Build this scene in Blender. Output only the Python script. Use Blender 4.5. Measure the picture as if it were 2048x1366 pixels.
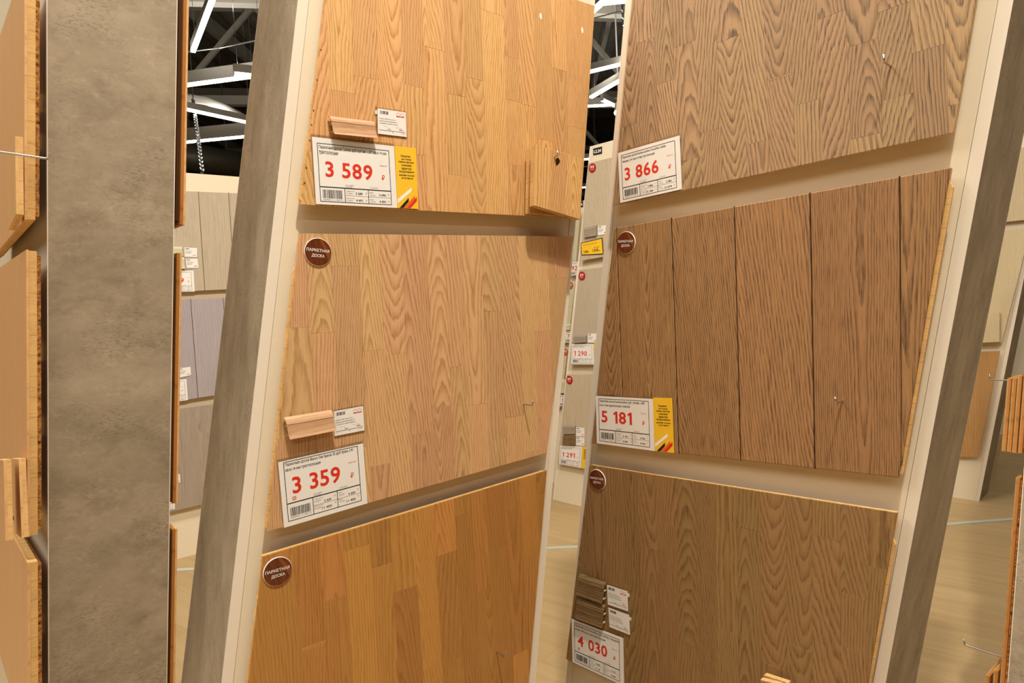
import bpy, math, random
from mathutils import Vector, Matrix
random.seed(7)
S = bpy.context.scene
COL = S.collection
for o in list(bpy.data.objects): bpy.data.objects.remove(o)

# ------------------------------------------------------------------ camera, world, lights, exposure
F_PX, CX, CY = 1300.0, 1024.0, 683.0
PITCH, ROLL = math.radians(3.43), 0.050
CAM = Vector((0, 0, 1.22))
_f = Vector((0, math.cos(PITCH), -math.sin(PITCH)))
_x = Vector((1, 0, 0)); _u0 = _x.cross(_f)
_r = math.cos(ROLL)*_x - math.sin(ROLL)*_u0
_u = math.cos(ROLL)*_u0 + math.sin(ROLL)*_x
cam = bpy.data.cameras.new('camera'); cam.sensor_width = 36; cam.lens = 36*F_PX/2048
cam.clip_start = 0.02; cam.clip_end = 200
co = bpy.data.objects.new('camera', cam); COL.objects.link(co)
m = Matrix((_r, _u, -_f)).transposed().to_4x4(); m.translation = CAM
co.matrix_world = m; S.camera = co

W = bpy.data.worlds.new('hall_air'); S.world = W; W.use_nodes = True
W.node_tree.nodes['Background'].inputs[0].default_value = (1, .93, .82, 1)
W.node_tree.nodes['Background'].inputs[1].default_value = 0.06
S.view_settings.view_transform = 'Standard'; S.view_settings.look = 'None'
S.view_settings.gamma = 1; S.view_settings.use_curve_mapping = False
S.view_settings.exposure = 0.0
LAMP_W = 40.0          # watts of each overhead shop luminaire
SPOT_W = 92.0         # watts of the track spotlight over the two large stands
LAMP_COL = (1.0, 0.93, 0.83)

AZ_A, AZ_B = math.radians(52), math.radians(43)

# ------------------------------------------------------------------ helpers
def ray(px, py): return (_f + _r*((px-CX)/F_PX) - _u*((py-CY)/F_PX))
def at_depth(px, py, Z):
    d = ray(px, py); return CAM + d*(Z/d.y)
def at_height(px, py, z):
    d = ray(px, py); return CAM + d*((z-CAM.z)/d.z)

class Fr:
    """a face of a stand: U to the viewer's right along it, K up it, N out of it"""
    def __init__(s, P, n, tilt=0.0):
        N = Vector((n[0], n[1], 0)).normalized()
        s.U = Vector((-N.y, N.x, 0)); K = (Vector((0, 0, 1)) - tilt*N).normalized()
        s.K = K; s.N = s.U.cross(K)
        s.O = P - K*(P.z/K.z)
    def uv(s, p, off=0.0):
        d = ray(*p); t = ((s.O + s.N*off - CAM).dot(s.N))/d.dot(s.N)
        q = CAM + d*t - s.O
        return (q.dot(s.U), q.dot(s.K))
    def pt(s, u, w, n=0.0): return s.O + s.U*u + s.K*w + s.N*n
    def shifted(s, n):
        f = Fr.__new__(Fr); f.U, f.K, f.N, f.O = s.U, s.K, s.N, s.O + s.N*n; return f
    def mat(s, u=0, w=0, n=0):
        m = Matrix((s.U, s.K, s.N)).transposed().to_4x4(); m.translation = s.pt(u, w, n); return m

def sl(h):
    c = [int(h[i:i+2], 16)/255 for i in (0, 2, 4)]
    return tuple((x/12.92 if x < .04045 else ((x+.055)/1.055)**2.4) for x in c) + (1,)

def mesh(name, v, f, mat, smooth=False):
    me = bpy.data.meshes.new(name); me.from_pydata([tuple(a) for a in v], [], f); me.update()
    if mat: me.materials.append(mat)
    if smooth:
        for p in me.polygons: p.use_smooth = True
    return me
def link(name, me, parent=None, M=None):
    o = bpy.data.objects.new(name, me); COL.objects.link(o)
    if parent: o.parent = parent
    if M is not None: o.matrix_world = M if not parent else o.matrix_world
    if M is not None and parent: o.matrix_local = M
    return o
def obj(name, v, f, mat, parent=None, M=None, smooth=False):
    return link(name, mesh(name, v, f, mat, smooth), parent, M)
def tag(o, label, cat, group=None):
    o['label'] = label; o['category'] = cat
    if group: o['group'] = group
    return o
def thing(name, M, label, cat, group=None):
    return tag(link(name, None, None, M), label, cat, group)
def structure(o): o['kind'] = 'structure'; return o

def prism(poly, n0, n1, ch=0.0):
    """polygon (u,w) swept from n0 to n1 along N, the front edge chamfered"""
    a = sum(poly[i][0]*poly[(i+1) % len(poly)][1]-poly[(i+1) % len(poly)][0]*poly[i][1] for i in range(len(poly)))
    if a < 0: poly = poly[::-1]
    k = len(poly)
    rings = [[(p[0], p[1], n0) for p in poly]]
    if ch > 0:
        rings.append([(p[0], p[1], n1-ch) for p in poly])
        rings.append([(p[0], p[1], n1) for p in inset(poly, ch)])
    else: rings.append([(p[0], p[1], n1) for p in poly])
    v = [q for r in rings for q in r]; f = [list(range(k))[::-1]]
    for j in range(len(rings)-1):
        for i in range(k):
            i2 = (i+1) % k
            f.append([j*k+i, j*k+i2, (j+1)*k+i2, (j+1)*k+i])
    f.append([(len(rings)-1)*k+i for i in range(k)])
    return v, f
def inset(poly, d):
    """inset of a CCW polygon by d"""
    out = []; k = len(poly)
    for i in range(k):
        p0, p1, p2 = Vector(poly[i-1]), Vector(poly[i]), Vector(poly[(i+1) % k])
        e1, e2 = (p1-p0), (p2-p1)
        if e1.length < 1e-7 or e2.length < 1e-7: out.append(tuple(p1)); continue
        e1.normalize(); e2.normalize()
        n1, n2 = Vector((-e1.y, e1.x)), Vector((-e2.y, e2.x))
        b = n1+n2; L = b.dot(n1)
        out.append(tuple(p1 + b*(d/max(L, .35))))
    return out
def clip(poly, a, b, c):
    """keep a*x+b*y<=c"""
    out = []
    for i in range(len(poly)):
        p, q = poly[i-1], poly[i]
        dp, dq = a*p[0]+b*p[1]-c, a*q[0]+b*q[1]-c
        if dp*dq < 0:
            t = dp/(dp-dq); out.append((p[0]+t*(q[0]-p[0]), p[1]+t*(q[1]-p[1])))
        if dq <= 0: out.append(q)
    r = []
    for p in out:
        if not r or math.hypot(p[0]-r[-1][0], p[1]-r[-1][1]) > 1e-5: r.append(p)
    if len(r) > 1 and math.hypot(r[0][0]-r[-1][0], r[0][1]-r[-1][1]) < 1e-5: r.pop()
    return r
def area(p): return .5*sum(p[i-1][0]*p[i][1]-p[i][0]*p[i-1][1] for i in range(len(p)))
def box(x0, x1, y0, y1, z0, z1):
    v = [(x, y, z) for z in (z0, z1) for y in (y0, y1) for x in (x0, x1)]
    return v, [[0, 2, 3, 1], [4, 5, 7, 6], [0, 1, 5, 4], [2, 6, 7, 3], [0, 4, 6, 2], [1, 3, 7, 5]]
def join(*parts):
    V, Fc = [], []
    for v, f in parts:
        b = len(V); V += list(v); Fc += [[i+b for i in q] for q in f]
    return V, Fc
def tube(pts, r, k=8):
    pts = [Vector(p) for p in pts]; V, Fc = [], []
    t0 = (pts[1]-pts[0]).normalized()
    a = t0.orthogonal().normalized()
    for i, p in enumerate(pts):
        t = (pts[min(i+1, len(pts)-1)]-pts[max(i-1, 0)]).normalized()
        a = (a - t*a.dot(t)).normalized(); b = t.cross(a)
        for j in range(k):
            an = 2*math.pi*j/k; V.append(p + (a*math.cos(an)+b*math.sin(an))*r)
    for i in range(len(pts)-1):
        for j in range(k):
            j2 = (j+1) % k; Fc.append([i*k+j, i*k+j2, (i+1)*k+j2, (i+1)*k+j])
    Fc.append(list(range(k))[::-1]); Fc.append([(len(pts)-1)*k+j for j in range(k)])
    return V, Fc
def beam(p, q, w, h, up=Vector((0, 0, 1))):
    p, q = Vector(p), Vector(q); t = (q-p).normalized(); s = t.cross(up)
    if s.length < 1e-4: s = Vector((1, 0, 0))
    s.normalize(); n = s.cross(t)
    v = [c + s*a*w/2 + n*b*h/2 for c in (p, q) for a, b in ((-1, -1), (1, -1), (1, 1), (-1, 1))]
    return v, [[0, 3, 2, 1], [4, 5, 6, 7], [0, 1, 5, 4], [1, 2, 6, 5], [2, 3, 7, 6], [3, 0, 4, 7]]

# ------------------------------------------------------------------ materials
class G:
    def __init__(s, name):
        s.m = bpy.data.materials.new(name); s.m.use_nodes = True
        s.t = s.m.node_tree; s.b = s.t.nodes['Principled BSDF']
    def n(s, typ, **kw):
        q = s.t.nodes.new(typ)
        for k, v in kw.items(): setattr(q, k, v)
        return q
    def set(s, sock, v):
        if hasattr(v, 'is_output') or isinstance(v, bpy.types.NodeSocket): s.t.links.new(v, sock)
        else: sock.default_value = v
    def ma(s, op, a, b=0.0, c=None, clamp=False):
        q = s.n('ShaderNodeMath', operation=op); q.use_clamp = clamp
        s.set(q.inputs[0], a); s.set(q.inputs[1], b)
        if c is not None: s.set(q.inputs[2], c)
        return q.outputs[0]
    def vec(s, x, y, z):
        q = s.n('ShaderNodeCombineXYZ')
        for i, a in enumerate((x, y, z)): s.set(q.inputs[i], a)
        return q.outputs[0]
    def noise(s, v, scale=1.0, det=2.0, rough=.5):
        q = s.n('ShaderNodeTexNoise'); s.set(q.inputs['Vector'], v)
        q.inputs['Scale'].default_value = scale; q.inputs['Detail'].default_value = det
        q.inputs['Roughness'].default_value = rough
        return q.outputs['Fac']
    def ramp(s, fac, stops):
        q = s.n('ShaderNodeValToRGB'); e = q.color_ramp.elements
        while len(e) < len(stops): e.new(.5)
        for el, (p, c) in zip(e, stops):
            el.position = p; el.color = c if isinstance(c, tuple) else (c, c, c, 1)
        s.set(q.inputs[0], fac); return q.outputs[0]
    def mix(s, f, a, b, mode='MIX'):
        q = s.n('ShaderNodeMix', data_type='RGBA', blend_type=mode)
        s.set(q.inputs[0], f); s.set(q.inputs[6], a); s.set(q.inputs[7], b); return q.outputs[2]
    def hsv(s, col, h=.5, sat=1.0, v=1.0):
        q = s.n('ShaderNodeHueSaturation'); s.set(q.inputs['Color'], col)
        s.set(q.inputs['Hue'], h); s.set(q.inputs['Saturation'], sat); s.set(q.inputs['Value'], v); return q.outputs[0]
    def bump(s, hgt, strength=.2, dist=.001):
        q = s.n('ShaderNodeBump'); q.inputs['Strength'].default_value = strength
        q.inputs['Distance'].default_value = dist; s.set(q.inputs['Height'], hgt)
        s.t.links.new(q.outputs[0], s.b.inputs['Normal'])
    def fin(s, col, rough=.5, spec=.5, metal=0.0):
        s.set(s.b.inputs['Base Color'], col); s.set(s.b.inputs['Roughness'], rough)
        s.b.inputs['Specular IOR Level'].default_value = spec; s.b.inputs['Metallic'].default_value = metal
        return s.m

def flat(name, hexc, rough=.6, spec=.4, metal=0.0, var=0.0, scale=60):
    g = G(name); c = sl(hexc)
    if var:
        tc = g.n('ShaderNodeTexCoord').outputs['Object']
        c = g.hsv(c, v=g.ma('ADD', 1-var/2, g.ma('MULTIPLY', g.noise(tc, scale, 3), var)))
    return g.fin(c, rough, spec, metal)

def wood(name, light, dark, dens=170, slope=35, ustd=.10, amt=.8, pore=.35, tint=.22, hue=.012,
         wob=1.5, rough=.42, spec=.35, axis=0, fine=1.0, warp=.02, tone=None):
    """plain-sawn timber: growth rings of a tilted trunk cut by the board, pores along the grain;
    every piece is cut from its own place in its own trunk"""
    g = G(name)
    tc = g.n('ShaderNodeTexCoord').outputs['Object']
    sp = g.n('ShaderNodeSeparateXYZ'); g.set(sp.inputs[0], tc)
    x, y, z = sp.outputs
    if axis: x, y = y, x
    R = g.n('ShaderNodeObjectInfo').outputs['Random']
    def rnd(k):
        q = g.n('ShaderNodeTexWhiteNoise', noise_dimensions='1D'); g.set(q.inputs['W'], g.ma('MULTIPLY_ADD', R, 971.3, k*13.77))
        return q.outputs['Value']
    zz = g.ma('ADD', g.ma('MULTIPLY', R, 211.0), z)
    def nz(sx, sy, det=2.0):
        return g.noise(g.vec(g.ma('MULTIPLY', x, sx), g.ma('MULTIPLY', y, sy), zz), 1.0, det)
    n1 = g.ma('SUBTRACT', nz(13, 2.6), .5)
    xw = g.ma('MULTIPLY_ADD', n1, warp, x)
    q1 = g.ma('SUBTRACT', g.ma('MULTIPLY', rnd(1), 2.0), 1.0)
    u0 = g.ma('MULTIPLY', g.ma('MULTIPLY', q1, g.ma('ABSOLUTE', q1)), ustd)
    h = g.ma('MULTIPLY_ADD', rnd(2), .022, .003)
    dx = g.ma('SUBTRACT', xw, u0)
    d = g.ma('SQRT', g.ma('ADD', g.ma('MULTIPLY', dx, dx), g.ma('MULTIPLY', h, h)))
    s3 = g.ma('SUBTRACT', rnd(3), .5)
    v = g.ma('MULTIPLY_ADD', d, g.ma('MULTIPLY_ADD', rnd(8), dens*.9, dens*.65), g.ma('MULTIPLY', y, g.ma('MULTIPLY', s3, slope*2)))
    v = g.ma('ADD', v, g.ma('MULTIPLY', g.ma('SUBTRACT', nz(26, 6, 3), .5), wob*2))
    v = g.ma('ADD', v, g.ma('MULTIPLY', g.ma('SUBTRACT', nz(420, 60, 2), .5), .32))
    v = g.ma('ADD', v, g.ma('MULTIPLY', rnd(4), 10))
    ring = g.ramp(g.ma('FRACT', v), [(0, .0), (.3, .08), (.68, .62), (.82, 1.0), (.93, .75), (1, .0)])
    pr = nz(1500*fine, 26*fine, 2)
    pth = g.ramp(pr, [(.45, 0.0), (.68, 1.0)])
    strk = nz(420*fine, 7, 2)
    k = g.ma('MULTIPLY', ring, g.ma('MULTIPLY_ADD', pth, .55, .45))
    k = g.ma('MULTIPLY', k, g.ma('MULTIPLY_ADD', nz(30, 4), .9, amt-.45))
    k = g.ma('ADD', k, g.ma('MULTIPLY', pth, pore*.55))
    k = g.ma('ADD', k, g.ma('MULTIPLY', g.ma('SUBTRACT', strk, .5), pore*.9), clamp=True)
    c = g.mix(k, sl(light), sl(dark))
    if tone: c = g.mix(g.ramp(nz(9, 1.2), [(.35, 0.0), (.7, 1.0)]), c, g.mix(.35, c, sl(tone)))
    c = g.hsv(c, h=g.ma('MULTIPLY_ADD', g.ma('SUBTRACT', rnd(6), .5), hue, .5),
              v=g.ma('MULTIPLY_ADD', g.ma('SUBTRACT', rnd(7), .5), tint, 1.0))
    g.bump(g.ma('SUBTRACT', 1.0, k), .12, .0006)
    return g.fin(c, g.ma('MULTIPLY_ADD', k, .15, rough), spec)

def edge_core(name, light, dark, per=30.0):
    """sawn edge of a layered board: fine end grain and dark slots between the core blocks"""
    g = G(name); tc = g.n('ShaderNodeTexCoord').outputs['Object']
    sp = g.n('ShaderNodeSeparateXYZ'); g.set(sp.inputs[0], tc); x, y, z = sp.outputs
    wob = g.noise(g.vec(g.ma('MULTIPLY', x, 20), g.ma('MULTIPLY', y, 20), g.ma('MULTIPLY', z, 140)), 1, 2)
    f = g.ma('FRACT', g.ma('ADD', g.ma('MULTIPLY', y, per), g.ma('MULTIPLY', wob, .10)))
    slot = g.ramp(f, [(0, 1.0), (.035, .0), (.965, .0), (1, 1.0)])
    fi = g.noise(g.vec(g.ma('MULTIPLY', x, 90), g.ma('MULTIPLY', y, 900), g.ma('MULTIPLY', z, 90)), 1, 2)
    pn = g.noise(g.vec(x, g.ma('MULTIPLY', y, per*.7), z), 1, 1)
    c = g.mix(g.ma('MULTIPLY', g.ramp(fi, [(.35, 0.0), (.7, 1.0)]), .45), sl(light), sl(dark))
    c = g.hsv(c, v=g.ma('MULTIPLY_ADD', pn, .5, .75))
    c = g.mix(g.ma('MULTIPLY', slot, .32), c, sl('3a2210'))
    return g.fin(c, .65, .25)
def osb(name):
    g = G(name); tc = g.n('ShaderNodeTexCoord').outputs['Object']
    a = g.noise(tc, 160, 4, .7)
    return g.fin(g.ramp(a, [(.32, sl('2a1606')), (.5, sl('a5692e')), (.7, sl('d9a25c'))]), .8, .2)
def concrete(name, along=0):
    g = G(name); tc = g.n('ShaderNodeTexCoord').outputs['Object']
    sp = g.n('ShaderNodeSeparateXYZ'); g.set(sp.inputs[0], tc); x, y, z = sp.outputs
    xz = g.ma('ADD', x, z)
    ax, ay = ((1.0, 1.35) if along == 0 else (1.9, .8))
    def nz(s, d=4, r=.6, st=1.0):
        return g.noise(g.vec(g.ma('MULTIPLY', xz, ax*s), g.ma('MULTIPLY', y, ay*s*st), 3.1*s), 1, d, r)
    a = g.ramp(nz(7, 7, .68), [(.30, 0.0), (.70, 1.0)])
    c = g.mix(a, sl('93846d'), sl('b5a389'))
    b = g.ramp(nz(13, 6, .72), [(.50, 0.0), (.70, 1.0)])
    c = g.mix(g.ma('MULTIPLY', b, .6), c, sl('7d6d55'))
    pat = g.ramp(nz(8.5, 3, .6), [(.45, 0.0), (.66, 1.0)])
    e = g.ramp(nz(120, 4, .75, 1.9), [(.50, 0.0), (.66, 1.0)])
    c = g.mix(g.ma('MULTIPLY', g.ma('MULTIPLY', e, pat), .7), c, sl('61574a'))
    e2 = g.ramp(nz(210, 2, .6), [(.64, 0.0), (.74, 1.0)])
    c = g.mix(g.ma('MULTIPLY', e2, .5), c, sl('6b6052'))
    w = g.ramp(nz(45, 4, .65, 1.6), [(.58, 0.0), (.75, 1.0)])
    c = g.mix(g.ma('MULTIPLY', w, .3), c, sl('cfbfa7'))
    g.bump(nz(60), .05, .001)
    return g.fin(c, .62, .3)

M = {}
M['cream'] = flat('cream_melamine', 'e6d8bb', .45, .4, var=.03)
M['cream_edge'] = flat('cream_edge_band', 'eaddc8', .4, .4, var=.02)
M['concrete'] = concrete('concrete_laminate', 0)
M['concrete_v'] = concrete('concrete_laminate_upright', 1)
M['oak_honey'] = wood('oak_honey', 'd9aa70', 'a3682f', 165, 34, .13, .95, .34, .20, .012)
M['oak_natural'] = wood('oak_natural', 'd2a777', '98683a', 185, 30, .14, .9, .36, .22, .016)
M['oak_amber'] = wood('oak_amber', 'b98243', '7f4d1c', 150, 20, .16, .55, .36, .36, .014, wob=1.0)
M['ash_grey'] = wood('ash_greyed', 'b6936b', '634e3b', 150, 42, .10, 1.15, .34, .20, .012, wob=1.5)
M['oak_dark'] = wood('oak_brushed_brown', 'ac8155', '573d28', 205, 30, .15, .95, .70, .12, .008, wob=1.25)
M['oak_smoke'] = wood('oak_smoked', '9a774b', '64492a', 150, 36, .12, .95, .42, .12, .010, wob=1.5)
M['wood_greige'] = wood('laminate_greige', 'c0b096', '988770', 120, 14, .2, .6, .4, .06, .004, wob=1.0, fine=.4)
M['wood_lilac'] = wood('laminate_lilac_grey', 'aca2a2', '8b807f', 120, 14, .2, .5, .4, .06, .004, wob=1.0, fine=.4)
M['wood_taupe'] = wood('laminate_taupe', 'aa9a88', '80705f', 120, 14, .2, .6, .4, .06, .004, wob=1.0, fine=.4)
M['wood_grey'] = wood('laminate_grey', 'c9b89b', '9c8a70', 120, 14, .2, .7, .4, .06, .004, wob=1.4, fine=.4)
M['wood_pale'] = wood('laminate_pale', 'cdbb95', 'b09a70', 120, 14, .2, .5, .3, .06, .004, fine=.4)
M['wood_tan'] = wood('laminate_tan', 'b98e58', '94683a', 120, 14, .2, .6, .3, .08, .004, fine=.4)
M['oak_light'] = wood('oak_light', 'e6b67e', 'c08e54', 210, 8, .5, .5, .25, .10, .008)
M['mould_pink'] = wood('moulding_oak_foil', 'd9ad85', 'b0805a', 260, 10, .05, .8, .3, .05, .004, axis=1)
M['mould_dark'] = wood('moulding_dark_foil', '8a6c48', '4c3820', 200, 12, .06, .9, .5, .1, .006, axis=1)
M['mould_grey'] = wood('moulding_grey_foil', 'a39480', '7b6c5a', 200, 12, .06, .6, .5, .1, .006, axis=1)
M['mould_cream'] = wood('moulding_cream_foil', 'cfc5a4', 'b3a784', 200, 12, .06, .4, .3, .05, .004, axis=1)
M['groove'] = flat('groove_paint', '2b1b10', .7, .2)
M['core'] = edge_core('spruce_core', 'e2b877', 'b98445')
M['core_red'] = edge_core('board_edge_brown', 'b67838', '98602a', 5)
M['osb'] = osb('strand_board')
M['backing_shade'] = flat('shaded_backing', '4a2c12', .8, .2)  # shade on the backing sheet, put into its dark brown colour
M['paper'] = flat('white_paper', 'ebe6de', .55, .4)
M['yellow'] = flat('yellow_card', 'f3c02a', .5, .4)
M['red'] = flat('red_print', 'd8321c', .55, .3)
M['orange'] = flat('orange_print', 'e26a1e', .55, .3)
M['black'] = flat('black_print', '1d1a18', .55, .3)
M['grey'] = flat('grey_print', '8a857d', .6, .3)
M['white'] = flat('white_print', 'f2ece2', .5, .3)
M['brown'] = wood('badge_wood_print', '6b3417', '46180a', 90, 10, .2, .7, .1, .02, .0, rough=.3)
M['brown2'] = flat('badge_stripe_print', '80451f', .3, .5)
M['redbadge'] = flat('red_badge', 'ab2318', .4, .4)
M['orgbadge'] = flat('orange_badge', 'b5562c', .4, .4)
M['steel'] = flat('galvanised_wire', 'c9cac8', .28, .5, 1.0)
M['darksteel'] = flat('grey_painted_steel', 'b9b5aa', .6, .4, 0, var=.1, scale=3)
M['roof'] = flat('dark_roof_sheet', '2f2d29', .8, .2)
M['duct'] = flat('galvanised_duct', '8a8880', .4, .5, .6, var=.2, scale=8)
M['housing'] = flat('lamp_housing', 'c9c6bd', .5, .4)
M['plastic_w'] = flat('white_plastic', 'ded9cf', .5, .4)
M['trim'] = flat('floor_strip_metal', 'b4b8a8', .4, .5)
M['wall'] = flat('dark_hall_wall', '4a4741', .8, .2)
g = G('clear_plastic')
tr = g.n('ShaderNodeBsdfTransparent'); tr.inputs[0].default_value = (.93, .92, .90, 1)
gl = g.n('ShaderNodeBsdfGlossy'); gl.inputs['Roughness'].default_value = .12
mx = g.n('ShaderNodeMixShader'); mx.inputs[0].default_value = .10
g.t.links.new(tr.outputs[0], mx.inputs[1]); g.t.links.new(gl.outputs[0], mx.inputs[2])
g.t.links.new(mx.outputs[0], g.t.nodes['Material Output'].inputs[0]); M['clear'] = g.m
g = G('lit_diffuser'); g.b.inputs['Base Color'].default_value = (.8, .8, .8, 1)
g.b.inputs['Emission Color'].default_value = (1, .93, .82, 1); g.b.inputs['Emission Strength'].default_value = 9.0
M['lit'] = g.m
# floor: pale laminate laid diagonally
g = G('floor_laminate'); tc = g.n('ShaderNodeTexCoord').outputs['Object']
mp = g.n('ShaderNodeMapping'); mp.inputs['Rotation'].default_value = (0, 0, math.radians(38)); g.set(mp.inputs[0], tc)
br = g.n('ShaderNodeTexBrick'); g.set(br.inputs[0], mp.outputs[0]); br.inputs['Scale'].default_value = 1
br.inputs['Brick Width'].default_value = 1.28; br.inputs['Row Height'].default_value = .19
br.inputs['Mortar Size'].default_value = .0012; br.offset = .37
br.inputs[1].default_value = sl('b79c71'); br.inputs[2].default_value = sl('ae9266'); br.inputs[3].default_value = sl('a2875c')
sp = g.n('ShaderNodeSeparateXYZ'); g.set(sp.inputs[0], mp.outputs[0])
st = g.noise(g.vec(g.ma('MULTIPLY', sp.outputs[0], 1.6), g.ma('MULTIPLY', sp.outputs[1], 26), 0.0), 1, 4, .6)
c = g.mix(g.ma('MULTIPLY', g.ramp(st, [(.35, 0.0), (.75, 1.0)]), .35), br.outputs[0], sl('8a7047'))
M['floor'] = g.fin(c, .5, .3)
# corrugated roof
g = G('roof_corrugated'); tc = g.n('ShaderNodeTexCoord').outputs['Object']
M['roofc'] = g.fin(g.ramp(g.noise(tc, 2, 2), [(.3, sl('7a766c')), (.7, sl('8e897d'))]), .75, .2)

# ------------------------------------------------------------------ text
_tcache = {}
def text_geo(s, bold=0.0, align='LEFT'):
    key = (s, bold, align)
    if key not in _tcache:
        cu = bpy.data.curves.new('t', 'FONT'); cu.body = s; cu.resolution_u = 3; cu.offset = bold
        cu.align_x = align; cu.size = 1.0; cu.space_line = 1.0
        o = bpy.data.objects.new('t', cu); COL.objects.link(o)
        dg = bpy.context.evaluated_depsgraph_get()
        me = bpy.data.meshes.new_from_object(o.evaluated_get(dg))
        V = [(v.co.x, v.co.y) for v in me.vertices]; Fc = [list(p.vertices) for p in me.polygons]
        bpy.data.objects.remove(o); bpy.data.curves.remove(cu); bpy.data.meshes.remove(me)
        _tcache[key] = (V, Fc)
    return _tcache[key]

def price_geo(s, bold):
    """bold price numerals set one by one, with a flagged figure one"""
    V, Fc, x = [], [], 0.0
    zv = text_geo('0', bold)[0]; h0, h1 = min(v[1] for v in zv), max(v[1] for v in zv); H = h1-h0
    for ch in s:
        if ch == ' ': x += .42*H; continue
        if ch == '1':
            v = [(.20, 0), (.40, 0), (.40, 1), (.235, 1), (.0, .82), (.085, .69), (.20, .775)]
            v = [(a*H, h0+b*H) for a, b in v]; f = [[0, 1, 2, 6], [6, 2, 3], [6, 3, 4, 5]]
        else: v, f = text_geo(ch, bold)
        a = min(p[0] for p in v); b = max(p[0] for p in v); n = len(V)
        V += [(p[0]-a+x, p[1]) for p in v]; Fc += [[i+n for i in q] for q in f]
        x += b-a+.12*H
    return V, Fc

class Card:
    """a printed card whose unit square (x right, y down) is laid on four corner points of a face"""
    def __init__(s, fr, quad, off):
        s.c = [fr.uv(p, off) for p in quad]; s.fr = fr; s.off = off
        s.u0 = sum(p[0] for p in s.c)/4; s.w0 = sum(p[1] for p in s.c)/4
    def at(s, x, y):
        a, b, c, d = s.c
        return tuple((1-y)*((1-x)*a[i]+x*b[i]) + y*((1-x)*d[i]+x*c[i]) - (s.u0, s.w0)[i] for i in (0, 1))
    def mat(s): return s.fr.mat(s.u0, s.w0, s.off)
    def rect(s, x0, y0, x1, y1, n0, n1):
        return prism([s.at(x0, y1), s.at(x1, y1), s.at(x1, y0), s.at(x0, y0)], n0, n1)
    def poly(s, pts, n0, n1): return prism([s.at(*p) for p in pts], n0, n1)
    def text(s, t, x0, y0, x1, y1, bold=0.0, n=.0004, align='LEFT'):
        V, Fc = price_geo(t, bold) if align == 'PRICE' else text_geo(t, bold, align)
        if not V: return [], []
        ax, bx = min(v[0] for v in V), max(v[0] for v in V); ay, by = min(v[1] for v in V), max(v[1] for v in V)
        out = []
        for x, y in V:
            q = s.at(x0+(x-ax)/(bx-ax+1e-9)*(x1-x0), y1-(y-ay)/(by-ay+1e-9)*(y1-y0)); out.append((q[0], q[1], n))
        return out, [list(f) for f in Fc]
    def ring(s, cx, cy, rx, ry, t, n=.0004, k=20):
        V = []
        for i in range(k):
            a = 2*math.pi*i/k
            for q in (1, 1-t): V.append(s.at(cx+rx*q*math.cos(a), cy+ry*q*math.sin(a)) + (n,))
        return V, [[2*i, 2*((i+1) % k), 2*((i+1) % k)+1, 2*i+1][::-1] for i in range(k)]

def bars(card, x0, y0, x1, y1, seed, cnt=26):
    r = random.Random(seed); parts = []; x = x0; st = (x1-x0)/cnt/2
    while x < x1-st:
        wd = st*r.choice((.7, 1, 1, 1.8)); parts.append(card.rect(x, y0, min(x+wd, x1), y1, .0002, .0004)); x += wd + st*r.choice((.6, .9, 1.5))
    return join(*parts)

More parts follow.
